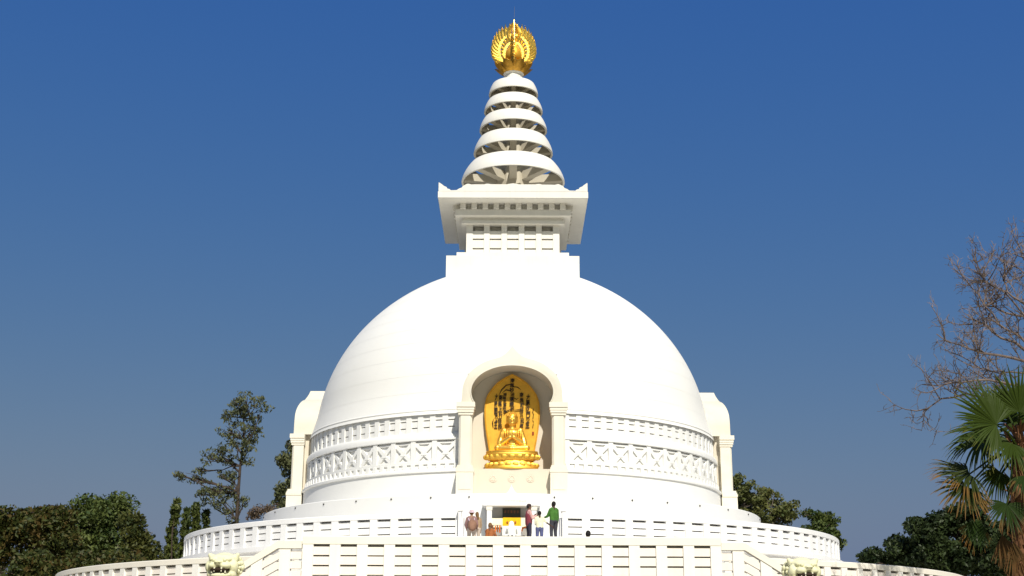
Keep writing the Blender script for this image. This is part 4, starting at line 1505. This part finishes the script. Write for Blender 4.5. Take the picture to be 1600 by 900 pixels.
def lion(px, pyt, label, turn, seed):
    YL = -33.4
    q = P(px, pyt, YL)
    K, ZS = 1.13, 0.76                  # broad, squat head
    hz = q.z - 0.41 * K                     # middle of the head
    base = GROUND
    T = thing('lion_statue', label, 'lion statue', (q.x, YL, base), 'stone lions flanking the landing')
    x0, y0 = q.x, YL
    ca, sa = math.cos(turn), math.sin(turn)

    def H(p):                           # head frame (faces the photographer)
        return (x0 + K * (p[0] * ca - p[1] * sa), y0 + K * (p[0] * sa + p[1] * ca), hz + K * (0.41 - (0.41 - p[2]) * ZS))
    b = MB()
    Bq = lambda c, r: b.ball(H(c), (K * r[0], K * r[1], K * r[2] * 0.84), 18, 12)
    Bq((0, 0.05, 0.03), (0.41, 0.36, 0.38))
    Bq((0, -0.16, 0.20), (0.37, 0.20, 0.15))
    Bq((0, -0.15, 0.05), (0.40, 0.24, 0.26))
    Bq((0, -0.12, -0.35), (0.38, 0.20, 0.2))
    for s in (-1, 1):
        Bq((s * 0.18, -0.30, 0.17), (0.14, 0.10, 0.08))
        Bq((s * 0.15, -0.37, -0.06), (0.17, 0.14, 0.12))
        Bq((s * 0.33, -0.16, -0.08), (0.14, 0.16, 0.22))
        Bq((s * 0.30, -0.14, -0.34), (0.12, 0.16, 0.17))
        b.capsule(H((s * 0.33, -0.02, 0.25)), 0.12 * K, H((s * 0.40, -0.04, 0.345)), 0.06 * K, 12)
    Bq((0, -0.38, -0.0), (0.16, 0.16, 0.10))
    Bq((0, -0.50, 0.065), (0.12, 0.07, 0.06))
    Bq((0, -0.30, -0.41), (0.26, 0.20, 0.11))
    Bq((0, -0.02, -0.38), (0.30, 0.24, 0.2))
    for s in (-1, 1): b.ball(H((s * 0.055, -0.565, 0.05)), (0.03, 0.02, 0.02), 8, 6)
    # body, chest and legs
    for c, r in (((0, 0.28, -0.85), (0.48, 0.5, 0.5)), ((0, 0.5, -1.15), (0.45, 0.55, 0.5)), ((-0.36, 0.55, -1.4), (0.2, 0.4, 0.28)), ((0.36, 0.55, -1.4), (0.2, 0.4, 0.28))):
        b.ball((x0 + c[0], y0 + c[1], hz + c[2]), r, 18, 12)
    for s in (-1, 1):
        b.capsule((x0 + s * 0.24, y0 - 0.02, hz - 0.85), 0.17, (x0 + s * 0.25, y0 - 0.12, hz - 1.55), 0.12, 14)
        b.ball((x0 + s * 0.25, y0 - 0.22, hz - 1.62), (0.15, 0.2, 0.1), 12, 8)
    bd = remesh(b, 'body', 'lion_stone', 0.024, 2, T)
    mn = MB()
    rr = rnd(seed)
    for ring, (rad, n, yy, sz) in enumerate(((0.45, 19, 0.02, 0.06), (0.47, 17, 0.16, 0.085), (0.40, 13, 0.33, 0.10))):
        for k in range(n):
            t = 2 * PI * (k + 0.5 * ring) / n
            z = rad * math.cos(t) * 0.92 - 0.06
            if z > (0.05, 0.26, 0.4)[ring]: continue
            mn.ball(H((rad * math.sin(t), yy + rr.uniform(-0.03, 0.03), z)), K * sz * rr.uniform(0.85, 1.1), 10, 8)
    mn.build('mane', 'lion_stone', bd, 180)
    MB().ball(H((0, -0.34, -0.215)), (0.30, 0.225, 0.075), 16, 10).build('mouth', 'mouth_shade', bd, 180)
    for s in (-1, 1):
        MB().tube([H((s * 0.10, -0.485, -0.13)), H((s * 0.10, -0.50, -0.29))], [0.032, 0.014], 8).build('fang', 'fang', bd, 60)
        MB().tube([H((s * 0.19, -0.42, -0.32)), H((s * 0.19, -0.44, -0.22))], [0.03, 0.012], 8).build('fang', 'fang', bd, 60)
        MB().ball(H((s * 0.15, -0.40, 0.135)), 0.055, 10, 8).build('eye', 'lion_stone', bd, 180)
    pz = hz - 1.68
    pd = MB()
    pd.box(x0 - 0.62, x0 + 0.62, y0 - 0.55, y0 + 1.15, base - 0.05, pz - 0.2)
    pd.box(x0 - 0.72, x0 + 0.72, y0 - 0.65, y0 + 1.25, pz - 0.2, pz)
    pd.build('pedestal', 'terrace_white', T)


lion(351, 866.5, 'yellowish stone lion head with bared teeth beside the left stair', R(-6), 1)
lion(1253, 870.5, 'yellowish stone lion head with bared teeth beside the right stair', R(8), 2)

# ---------------------------------------------------------------- trees and palms
plain('bark_grey', (0.13, 0.105, 0.08), rough=0.9, var=0.4, scale=4, bump=0.5, bscale=8)
plain('bark_dark', (0.055, 0.04, 0.03), rough=0.9, var=0.4, scale=4)
plain('bark_pale', (0.30, 0.25, 0.20), rough=0.9, var=0.35, scale=3)
plain('twig', (0.15, 0.115, 0.10), rough=0.9, var=0.3, scale=2)
plain('palm_trunk', (0.16, 0.075, 0.035), rough=0.95, var=0.5, scale=7, bump=0.8, bscale=10)
leafmat('leaf_olive', (0.026, 0.042, 0.010), (0.105, 0.105, 0.024))
leafmat('leaf_rust', (0.024, 0.036, 0.008), (0.092, 0.060, 0.016), c3=(0.056, 0.068, 0.014))
leafmat('leaf_green', (0.026, 0.052, 0.012), (0.110, 0.135, 0.034))
leafmat('leaf_grey', (0.044, 0.058, 0.024), (0.150, 0.158, 0.072))
leafmat('leaf_dark', (0.012, 0.024, 0.008), (0.040, 0.058, 0.016), trans=0.15)
leafmat('leaf_column', (0.024, 0.044, 0.010), (0.095, 0.110, 0.022))
leafmat('leaf_light', (0.050, 0.070, 0.018), (0.150, 0.150, 0.045))
leafmat('leaf_thin', (0.10, 0.075, 0.05), (0.17, 0.12, 0.08))


def leaves(centres, radii, counts, size, seed, droop=0.0, elong=1.8):
    """many leaf-shaped faces spread through clumps; returns (verts, faces)"""
    rg = np.random.default_rng(seed)
    pos = []
    for c, r, n in zip(centres, radii, counts):
        d = rg.normal(size=(n, 3))
        d /= np.linalg.norm(d, axis=1)[:, None]
        rad = rg.uniform(0, 1, n) ** 0.42
        pos.append(np.array(c) + d * rad[:, None] * np.array(r))
    pos = np.concatenate(pos)
    n = len(pos)
    a = rg.normal(size=(n, 3)); a[:, 2] -= droop
    a /= np.linalg.norm(a, axis=1)[:, None]
    q = rg.normal(size=(n, 3)) + np.array([0, -0.15, 0.5])
    b = np.cross(a, q); b /= np.linalg.norm(b, axis=1)[:, None] + 1e-9
    s = size * rg.uniform(0.4, 1.65, n)[:, None]
    L, W = a * s * elong / 2, b * s / 2
    v = np.empty((n, 4, 3))
    v[:, 0] = pos - L; v[:, 1] = pos + W * 0.9 - L * 0.1; v[:, 2] = pos + L; v[:, 3] = pos - W * 0.9 - L * 0.1
    return v.reshape(-1, 3)


def leaf_mesh(name, verts, mat):
    n = len(verts) // 4
    me = bpy.data.meshes.new(name)
    me.vertices.add(4 * n)
    me.vertices.foreach_set('co', verts.astype(np.float32).ravel())
    me.loops.add(4 * n)
    me.loops.foreach_set('vertex_index', np.arange(4 * n, dtype=np.int32))
    me.polygons.add(n)
    me.polygons.foreach_set('loop_start', np.arange(0, 4 * n, 4, dtype=np.int32))
    me.polygons.foreach_set('loop_total', np.full(n, 4, dtype=np.int32))
    me.update(calc_edges=True)
    me.materials.append(MATS[mat])
    return me


def bend(a, b, n, amp, rr):
    """slightly crooked line from a to b"""
    a, b = Vector(a), Vector(b)
    pts = [a]
    for i in range(1, n):
        t = i / n
        p = a.lerp(b, t)
        L = (b - a).length
        pts.append(p + Vector((rr.uniform(-1, 1), rr.uniform(-1, 1), rr.uniform(-0.5, 0.5))) * amp * L)
    pts.append(b)
    return pts


def tree(name, label, px, Y, blobs, leaf, size, trunk_r, bark='bark_dark', seed=0, dens=1.0, clump=0.42, droop=0.2, limbs=None, trunk=None, group=None, cat='tree', elong=1.8):
    """blobs: crown masses given as (px, py, half width px, half height px) surveyed at the tree's distance"""
    rr = rnd(seed)
    g0 = P(px, 1000, Y); base = Vector((g0.x, Y, GROUND))
    T = thing(name, label, cat, base, group)
    mpp = (P(px + 100, 800, Y).x - P(px, 800, Y).x) / 100
    cs, rs, ns = [], [], []
    mains = []
    for (bx, by, hw_, hh) in blobs:
        c = P(bx, by, Y)
        w, h = hw_ * mpp, hh * mpp
        dep = min(w, h * 1.6) * 0.9
        c.y += rr.uniform(-0.4, 0.4) * dep
        mains.append((c, w, h, dep))
        vol = (w * h * dep) ** (1 / 3)
        k = max(6, int(5.2 * (w * h) / (clump * clump) * dens * 0.62))
        k = min(k, 160)
        for _ in range(k):
            d = Vector((rr.gauss(0, 1), rr.gauss(0, 1), rr.gauss(0, 1))).normalized()
            q = rr.uniform(0.15, 1.0) ** 0.6
            p = c + Vector((d.x * w * q, d.y * dep * q, d.z * h * q))
            e = clump * rr.uniform(0.6, 1.5)
            cs.append(p); rs.append((e * 1.25, e * 1.2, e * 0.85))
            ns.append(int(max(10, 66 * dens * (e / size / 2.6) ** 2)))
    # wood
    wd = MB()
    if trunk is None:
        top = max(mains, key=lambda q: q[0].z)
        tp = [base + Vector((0, 0, -0.3))] + bend(base + Vector((0, 0, 0.5)), Vector((top[0].x, Y, top[0].z)), 5, 0.03, rr)[0:]
    else:
        tp = [base + Vector((0, 0, -0.3))] + [P(x_, y_, Y) for x_, y_ in trunk]
    n = len(tp)
    wd.tube(tp, [trunk_r * (1 - 0.85 * i / (n - 1)) for i in range(n)], 9)
    wd.build('trunk', bark, T, 60)
    lm = MB()
    if limbs:
        for pl_ in limbs:
            q = [P(x_, y_, Y + dy) for x_, y_, dy in pl_]
            m_ = len(q)
            lm.tube(q, [trunk_r * 0.5 * (1 - 0.8 * i / (m_ - 1)) for i in range(m_)], 7)
    for (c, w, h, dep) in mains:
        z = max(base.z + 1.0, c.z - h * 1.1)
        # leave the trunk at the nearest point below the mass
        src = min(tp[1:], key=lambda q: (q - Vector((c.x, c.y, z))).length)
        q = bend(src, c, 4, 0.06, rr)
        lm.tube(q, [trunk_r * 0.36 * (1 - 0.2 * i) for i in range(5)], 6)
        for _ in range(5):
            e = c + Vector((rr.uniform(-1, 1) * w, rr.uniform(-1, 1) * dep, rr.uniform(-0.5, 1) * h)) * 0.85
            q2 = bend(q[rr.randint(1, 3)], e, 4, 0.07, rr)
            lm.tube(q2, [trunk_r * 0.17 * (1 - 0.22 * i) + 0.012 for i in range(5)], 5)
    lm.build('limbs', bark, T, 60)
    v = leaves(cs, rs, ns, size, seed, droop, elong)
    link('crown', leaf_mesh('crown', v, leaf), T)
    return T


# broad trees at the far left
tree('broadleaf_tree', 'rusty olive tree at the far left edge, lowest part of the grove', 20, 28, [(8, 848, 34, 46), (30, 822, 30, 24), (52, 858, 30, 40), (0, 815, 22, 14)], 'leaf_rust', 0.186, 0.35, 'bark_pale', 21, 1.0, 0.9, group='grove left of the stupa')
tree('broadleaf_tree', 'reddish topped tree second from the left in the grove', 82, 22, [(78, 832, 30, 34), (96, 812, 20, 18), (62, 815, 22, 18), (90, 868, 36, 30)], 'leaf_rust', 0.174, 0.3, 'bark_dark', 22, 1.0, 0.9, group='grove left of the stupa')
tree('broadleaf_tree', 'tall green tree in the middle of the left grove', 150, 30, [(133, 802, 18, 24), (160, 808, 26, 22), (182, 800, 17, 18), (150, 845, 44, 34), (118, 850, 24, 40), (185, 838, 28, 30)], 'leaf_green', 0.180, 0.34, 'bark_dark', 23, 1.0, 0.85, group='grove left of the stupa')
tree('broadleaf_tree', 'olive tree with loose twiggy side at the right end of the left grove', 208, 26, [(210, 822, 20, 20), (222, 846, 20, 24), (200, 862, 34, 32), (234, 868, 10, 16)], 'leaf_olive', 0.161, 0.25, 'bark_grey', 24, 0.85, 0.65, group='grove left of the stupa')
tree('broadleaf_tree', 'low dark bush like tree in front of the left grove', 60, 12, [(60, 892, 60, 26), (130, 896, 50, 24), (190, 890, 36, 20)], 'leaf_rust', 0.167, 0.3, 'bark_dark', 25, 1.0, 0.9, group='grove left of the stupa')
# columnar trees
nm = ('tallest leaning columnar tree at the left of the four', 'second columnar tree, shorter, right of the leaning one', 'third columnar tree with a pointed tip', 'rightmost and shortest of the four columnar trees')
for i, (tx, ty, w, bx) in enumerate(((275, 785, 6.5, 261), (292, 796, 5.5, 286), (306, 788, 5.5, 304), (322, 801, 6, 321))):
    bl = []
    for k in range(9):
        u = k / 8
        bl.append((tx + (bx - tx) * u, ty + 6 + (900 - ty) * u * 0.95, w * (0.35 + 0.75 * min(1, u * 2.2)), 8))
    tree('columnar_tree', nm[i], bx, 30 + 2 * i, bl, 'leaf_column', 0.149, 0.16, 'bark_dark', 30 + i, 1.5, 0.23, droop=1.2, group='columnar trees left of the terraces', elong=2.4)
# tall airy tree
tree('airy_tree', 'tall slender tree with airy crown and long low branch left of the stupa', 372, 35,
     [(385, 628, 24.6, 19.6), (368, 640, 15.7, 19.6), (405, 636, 19.0, 16.8), (378, 662, 29.1, 22.4), (352, 676, 17.9, 12.6), (395, 678, 17.9, 16.8), (370, 700, 26.9, 18.2), (340, 712, 17.9, 15.4), (352, 722, 20.2, 14.0), (320, 718, 13.4, 11.2), (388, 702, 11.2, 11.2), (298, 748, 20.2, 12.6), (276, 744, 11.2, 7.0), (328, 762, 19.0, 15.4), (345, 782, 24.6, 18.2), (362, 768, 13.4, 14.0), (318, 778, 15.7, 11.2), (372, 790, 11.2, 12.6), (384, 786, 9.0, 7.0), (356, 806, 9.0, 16.8), (360, 745, 14, 11), (386, 722, 11, 9), (345, 742, 12, 8), (398, 656, 12, 10), (352, 652, 8, 8), (312, 738, 10, 6), (365, 818, 10, 6), (335, 770, 14, 10), (392, 690, 10, 10), (362, 682, 14, 10)],
     'leaf_grey', 0.115, 0.19, 'bark_dark', 41, 0.31, 0.26, droop=0.9, trunk=[(370, 815), (372, 770), (375, 730), (381, 690), (380, 655), (386, 622)],
     limbs=[[(372, 775, 0), (352, 772, 0.5), (325, 765, 0.2), (298, 750, 0), (270, 744, -0.3)], [(374, 740, 0), (358, 725, 0.5), (340, 712, 0.6), (315, 716, 0.3)], [(371, 800, 0), (352, 806, 0.4), (335, 796, 0.5), (326, 780, 0.3)],
            [(380, 700, 0), (395, 680, -0.4), (408, 640, -0.6)], [(378, 712, 0), (362, 690, 0.4), (350, 676, 0.7)]], elong=2.3)
# trees behind the stupa on the left
tree('airy_tree', 'grey green tree half hidden behind the left side niche', 455, 38,
     [(455, 700, 12, 12), (450, 722, 15, 13), (460, 745, 16, 16), (446, 770, 16, 14), (440, 790, 18, 10), (470, 710, 10, 20), (480, 760, 20, 30)], 'leaf_grey', 0.149, 0.25, 'bark_dark', 44, 1.0, 0.4, droop=0.8, elong=2.2)
tree('twiggy_bush', 'small brownish leafless bush low behind the upper terrace on the left', 412, 34, [(410, 800, 22, 10), (395, 808, 14, 8), (425, 795, 14, 8)], 'leaf_thin', 0.087, 0.1, 'twig', 45, 0.5, 0.35, cat='bush')
# trees behind the stupa on the right
tree('broadleaf_tree', 'bright green tree just right of the right side niche', 1160, 38, [(1150, 762, 20, 18), (1172, 772, 20, 22), (1150, 795, 26, 24), (1185, 795, 18, 22), (1140, 748, 9, 7)], 'leaf_light', 0.155, 0.28, 'bark_grey', 51, 0.85, 0.42, group='trees right of the stupa')
tree('broadleaf_tree', 'middle of the three small trees right of the stupa', 1228, 40, [(1202, 776, 16, 18), (1226, 796, 18, 14), (1215, 806, 24, 18), (1195, 766, 8, 10)], 'leaf_light', 0.155, 0.25, 'bark_grey', 52, 0.85, 0.4, group='trees right of the stupa')
tree('broadleaf_tree', 'rightmost small tree peeking over the curved balustrade', 1285, 40, [(1268, 802, 18, 12), (1295, 810, 17, 15), (1280, 826, 26, 18), (1308, 850, 8, 9), (1305, 832, 8, 8)], 'leaf_green', 0.155, 0.25, 'bark_grey', 53, 0.85, 0.4, group='trees right of the stupa')
# dark trees at the right
tree('dark_tree', 'dense dark evergreen behind the fan palm', 1485, 14, [(1478, 815, 28, 24), (1450, 838, 30, 24), (1510, 800, 24, 24), (1528, 838, 34, 40), (1470, 868, 46, 30), (1435, 820, 10, 8)], 'leaf_dark', 0.161, 0.3, 'bark_dark', 61, 1.25, 0.5, group='dark trees at the right')
tree('dark_tree', 'low dark tree mass left of the evergreen near the terrace end', 1400, 16, [(1415, 845, 24, 16), (1395, 858, 28, 14), (1372, 868, 20, 8), (1420, 875, 44, 18), (1355, 872, 10, 4)], 'leaf_dark', 0.161, 0.25, 'bark_dark', 62, 1.25, 0.45, group='dark trees at the right')
tree('dark_tree', 'dark tree at the right edge behind the palm trunk', 1580, 12, [(1570, 850, 40, 36), (1600, 820, 30, 36), (1555, 880, 40, 22)], 'leaf_dark', 0.161, 0.3, 'bark_dark', 63, 1.2, 0.5, group='dark trees at the right')

# leafless tree at the right edge
YBT = -28.0
bt = thing('bare_tree', 'leafless brown tree with fine twigs reaching in at the right edge', 'tree', (P(1700, 1000, YBT).x, YBT, GROUND))
rr = rnd(77)
wood = MB()
tb = Vector((P(1700, 1000, YBT).x, YBT, GROUND))
q = [tb + Vector((0, 0, -0.3)), P(1702, 900, YBT), P(1700, 760, YBT), P(1690, 660, YBT), P(1680, 560, YBT)]
wood.tube(q, [0.36, 0.33, 0.28, 0.24, 0.16], 10)
wood.build('trunk', 'twig', bt, 60)
limbs = [
    ([(1690, 660), (1650, 580), (1600, 544), (1563, 525), (1541, 506), (1516, 495)], 0.115),
    ([(1695, 690), (1650, 590), (1600, 561), (1560, 552), (1530, 548), (1499, 536), (1462, 519)], 0.11),
    ([(1685, 600), (1640, 520), (1600, 491), (1571, 486), (1552, 476), (1515, 478)], 0.10),
    ([(1682, 580), (1640, 500), (1600, 472), (1580, 460), (1570, 440), (1566, 425)], 0.10),
    ([(1680, 560), (1650, 470), (1620, 440), (1606, 415), (1598, 398)], 0.10),
    ([(1680, 560), (1665, 470), (1650, 410), (1632, 385)], 0.11),
    ([(1700, 720), (1640, 640), (1590, 600), (1540, 590), (1500, 595), (1470, 600), (1440, 598)], 0.09),
    ([(1700, 720), (1630, 650), (1560, 625), (1510, 612), (1470, 620), (1442, 640), (1432, 655)], 0.085),
    ([(1690, 660), (1640, 575), (1590, 520), (1560, 505), (1536, 474), (1520, 450), (1512, 440)], 0.08),
    ([(1600, 491), (1570, 455), (1545, 440), (1534, 430), (1530, 424)], 0.05),
    ([(1660, 600), (1600, 580), (1560, 580), (1530, 572), (1510, 565)], 0.06),
]
twigs = []


def grow(pts, r0, depth, mb, rr):
    n = len(pts)
    mb.tube(pts, [max(0.007, r0 * (1 - 0.78 * i / (n - 1))) for i in range(n)], 6 if depth < 1 else (4 if depth < 2 else 3), cap=False)
    if depth >= 3: return
    Ltot = sum((pts[i + 1] - pts[i]).length for i in range(n - 1))
    kids = (11, 5, 3)[depth]
    for _ in range(kids):
        t = rr.uniform(0.30 if depth == 0 else 0.15, 1.0) * (n - 1)
        i = min(int(t), n - 2)
        p = pts[i].lerp(pts[i + 1], t - i)
        d = (pts[i + 1] - pts[i]).normalized()
        side = Vector((rr.gauss(0, 1), rr.gauss(0, 1), rr.gauss(0, 1) + 0.25)).normalized()
        d2 = (d * 0.7 + side * 0.85).normalized()
        L = (1.4, 0.72, 0.34)[depth] * rr.uniform(0.5, 1.2)
        k = 4
        q = [p]
        for j in range(k):
            d2 = (d2 + Vector((rr.gauss(0, 1), rr.gauss(0, 1), rr.gauss(0, 1) + 0.25)) * 0.22).normalized()
            q.append(q[-1] + d2 * L / k)
        grow(q, max(0.012, (0.028, 0.017, 0.010)[depth]), depth + 1, mb, rr)


for pl_, r_ in limbs:
    m = MB()
    q = []
    dy = 0.0
    for i, (x_, y_) in enumerate(pl_):
        dy += rr.uniform(-0.5, 0.5) if i else 0
        q.append(P(x_, y_, YBT + dy))
    # finer crooked course
    fine = [q[0]]
    for a, c2 in zip(q, q[1:]):
        fine += [a.lerp(c2, 0.5) + Vector((rr.uniform(-1, 1), rr.uniform(-1, 1), rr.uniform(-1, 1))) * 0.07, c2]
    grow(fine, r_ * 0.72, 0, m, rr)
    m.build('branch', 'twig', bt, 60)

# fan palm
YP = -48.0


def frondmat(name, green, brown, amount):
    m, nt, b = node_mat(name)
    N, L = nt.nodes, nt.links
    at = N.new('ShaderNodeAttribute'); at.attribute_name = 'along'
    geo = N.new('ShaderNodeNewGeometry')
    no = N.new('ShaderNodeTexNoise'); no.inputs['Scale'].default_value = 3.5; no.inputs['Detail'].default_value = 4
    L.new(geo.outputs['Position'], no.inputs['Vector'])
    ad = N.new('ShaderNodeMath'); ad.operation = 'MULTIPLY_ADD'; ad.inputs[1].default_value = 0.9
    L.new(no.outputs[0], ad.inputs[0]); L.new(at.outputs['Fac'], ad.inputs[2])
    mr = N.new('ShaderNodeMapRange'); mr.inputs[1].default_value = 1.62 - amount; mr.inputs[2].default_value = 1.85 - amount
    L.new(ad.outputs[0], mr.inputs[0])
    mx = N.new('ShaderNodeMix'); mx.data_type = 'RGBA'
    mx.inputs[6].default_value = (*green, 1); mx.inputs[7].default_value = (*brown, 1)
    L.new(mr.outputs[0], mx.inputs[0]); L.new(mx.outputs[2], b.inputs['Base Color'])
    b.inputs['Roughness'].default_value = 0.55
    b.inputs['Specular IOR Level'].default_value = 0.15
    tr = N.new('ShaderNodeBsdfTranslucent'); L.new(mx.outputs[2], tr.inputs['Color'])
    ms = N.new('ShaderNodeMixShader'); ms.inputs[0].default_value = 0.22
    L.new(b.outputs[0], ms.inputs[1]); L.new(tr.outputs[0], ms.inputs[2])
    L.new(ms.outputs[0], nt.nodes['Material Output'].inputs['Surface'])
    MATS[name] = m


frondmat('frond_green', (0.036, 0.058, 0.007), (0.14, 0.13, 0.024), 0.34)
frondmat('frond_tipped', (0.022, 0.042, 0.008), (0.17, 0.085, 0.02), 0.42)
frondmat('frond_brown', (0.034, 0.046, 0.008), (0.17, 0.09, 0.022), 0.56)
frondmat('frond_dead', (0.085, 0.05, 0.018), (0.13, 0.068, 0.024), 0.8)
pc = P(1592, 690, YP)
pb = Vector((P(1597, 1000, YP).x, YP, GROUND))
palm = thing('fan_palm', 'fan palm with green and browning fronds at the right edge', 'palm', pb)
rr = rnd(90)
tk = MB()
tp = [pb + Vector((0, 0, -0.2)), P(1598, 950, YP), P(1598, 860, YP), P(1595, 770, YP), P(1592, 700, YP), P(1590, 660, YP)]
tk.tube(tp, [0.20, 0.19, 0.20, 0.21, 0.17, 0.06], 14)
for k in range(120):                                   # old leaf bases
    t = rr.uniform(0.25, 0.97) * (len(tp) - 1)
    i = min(int(t), len(tp) - 2)
    c = tp[i].lerp(tp[i + 1], t - i)
    a = rr.uniform(0, 2 * PI)
    d = Vector((math.cos(a), math.sin(a), 0))
    tk.tube([c + d * 0.15, c + d * 0.25 + Vector((0, 0, 0.12)), c + d * rr.uniform(0.28, 0.36) + Vector((0, 0, rr.uniform(0.1, 0.28)))], [0.035, 0.028, 0.006], 5)
tk.build('trunk', 'palm_trunk', palm, 60)


def frond(hub, tipdir, radius, spread, mat, face=(0, -1, 0.2), fold=0.35, sag=0.25, seed=0, nbl=38, origin=None):
    """palmate leaf: petiole from the crown to the hub, folded blades fanned about tipdir"""
    rr = rnd(seed)
    m = MB()
    along = []
    hub = Vector(hub)
    o = Vector(origin) if origin is not None else pc + Vector((0, 0, rr.uniform(-0.2, 0.1)))
    ax = Vector(tipdir).normalized()
    nm_ = Vector(face); nm_ = (nm_ - ax * nm_.dot(ax)).normalized()
    sd = nm_.cross(ax).normalized()
    mid = o.lerp(hub, 0.5) + Vector((0, 0, 0.12))
    k0 = len(m.v)
    m.tube([o, mid, hub, hub + ax * radius * 0.25], [0.035, 0.022, 0.016, 0.006], 6)
    along += [0.0] * (len(m.v) - k0)
    for k in range(nbl):
        u = k / (nbl - 1) * 2 - 1
        a = u * spread / 2 + rr.uniform(-0.05, 0.05)
        d = ax * math.cos(a) + sd * math.sin(a)
        Lb = radius * (1.0 - 0.28 * abs(u) ** 1.5) * rr.uniform(0.88, 1.06)
        lat = (-ax * math.sin(a) + sd * math.cos(a) + nm_ * rr.uniform(-0.5, 0.5)).normalized()
        w = radius * spread / nbl * 0.60
        up = nm_ * fold
        sg = sag * rr.uniform(0.6, 1.6)
        ns = 7
        vs, fs = [], []
        for j in range(ns + 1):
            t = j / ns
            c = hub + d * (Lb * t) + nm_ * (0.10 * radius * abs(u) * t) - Vector((0, 0, 1)) * (sg * radius * t ** 3.2)
            ww = w * (t / 0.42 if t < 0.42 else ((1 - t) / 0.58) ** 0.8) * 0.5 + 0.003
            zig = up * ww * (0.9 if t < 0.7 else 0.5)
            vs += [c - lat * ww, c + zig, c + lat * ww]
            along += [t, t, t]
        for j in range(ns):
            b_ = j * 3
            fs += [(b_, b_ + 1, b_ + 4, b_ + 3), (b_ + 1, b_ + 2, b_ + 5, b_ + 4)]
        m.add(vs, fs)
    me = m.mesh('frond', mat, fix=False)
    at = me.attributes.new('along', 'FLOAT', 'POINT')
    at.data.foreach_set('value', along)
    return link('frond', me, palm)


def fr_(px, py, dy, dx_, dz_, dyy, rad, spread, mat, face, sag, seed, nbl=38):
    frond(P(px, py, YP + dy), (dx_, dyy, dz_), rad, spread, mat, face, 0.85, sag, seed, nbl)


fr_(1556, 660, -0.7, -0.75, 0.55, -0.25, 1.22, R(225), 'frond_green', (0.25, -1, 0.35), 0.10, 1, 44)
fr_(1592, 640, -0.5, 0.15, 1.0, -0.1, 1.06, R(210), 'frond_green', (0, -1, 0.2), 0.06, 2, 40)
fr_(1534, 688, 0.3, -1.0, 0.05, 0.1, 0.84, R(200), 'frond_green', (0.1, -0.7, 0.8), 0.42, 3, 34)
fr_(1514, 738, -0.3, -1.0, 0.14, -0.2, 0.98, R(190), 'frond_brown', (0.0, -0.6, 0.8), 0.26, 4, 44)
fr_(1510, 758, -0.5, -0.75, -0.4, -0.3, 0.76, R(215), 'frond_brown', (-0.3, -1, 0.5), 0.2, 5, 42)
fr_(1562, 734, 0.2, -0.6, -0.55, -0.1, 0.62, R(180), 'frond_green', (0, -0.9, 0.5), 0.4, 13, 30)
fr_(1573, 784, -0.6, -0.12, -0.8, -0.4, 0.62, R(200), 'frond_tipped', (0, -1, 0.45), 0.22, 6, 36)
fr_(1528, 808, -0.2, -0.35, -0.95, -0.1, 0.68, R(95), 'frond_tipped', (0, -1, 0.1), 0.1, 7, 22)
fr_(1566, 832, -0.2, 0.05, -1, 0, 0.75, R(70), 'frond_dead', (0, -1, 0.05), 0.05, 8, 26)
fr_(1584, 842, -0.25, 0.0, -1, 0, 0.8, R(60), 'frond_dead', (0, -1, 0.05), 0.05, 9, 24)
fr_(1640, 660, 0.0, 0.9, 0.5, -0.1, 1.05, R(210), 'frond_green', (-0.2, -1, 0.4), 0.15, 10)
fr_(1600, 740, -0.6, 0.3, -0.6, -0.5, 0.6, R(190), 'frond_tipped', (0, -1, 0.5), 0.25, 11, 30)
fr_(1640, 740, 0.0, 0.95, -0.1, 0, 0.9, R(180), 'frond_tipped', (0, -0.6, 0.9), 0.35, 12)
fr_(1600, 660, 0.7, -0.2, 0.8, 0.6, 0.9, R(200), 'frond_green', (0, -1, -0.3), 0.1, 14)
fr_(1620, 800, 0.1, 0.5, -0.85, 0, 0.7, R(120), 'frond_dead', (0, -1, 0.2), 0.1, 15, 24)
fr_(1610, 850, 0.1, 0.2, -1, 0.1, 0.8, R(70), 'frond_dead', (0, -1, 0.1), 0.05, 16, 24)
fr_(1572, 640, 0.5, -0.5, 0.8, 0.3, 1.0, R(200), 'frond_green', (0.2, -1, 0.1), 0.12, 17, 40)
fr_(1548, 672, 0.6, -0.95, 0.25, 0.3, 1.0, R(190), 'frond_green', (0.1, -0.8, 0.5), 0.3, 18, 38)
fr_(1580, 690, -0.2, -0.5, -0.3, -0.4, 0.7, R(200), 'frond_green', (0.1, -0.8, 0.7), 0.35, 19, 34)
fr_(1598, 775, 0.3, 0.1, -0.7, 0.2, 0.75, R(190), 'frond_green', (0, -1, 0.4), 0.3, 20, 34)
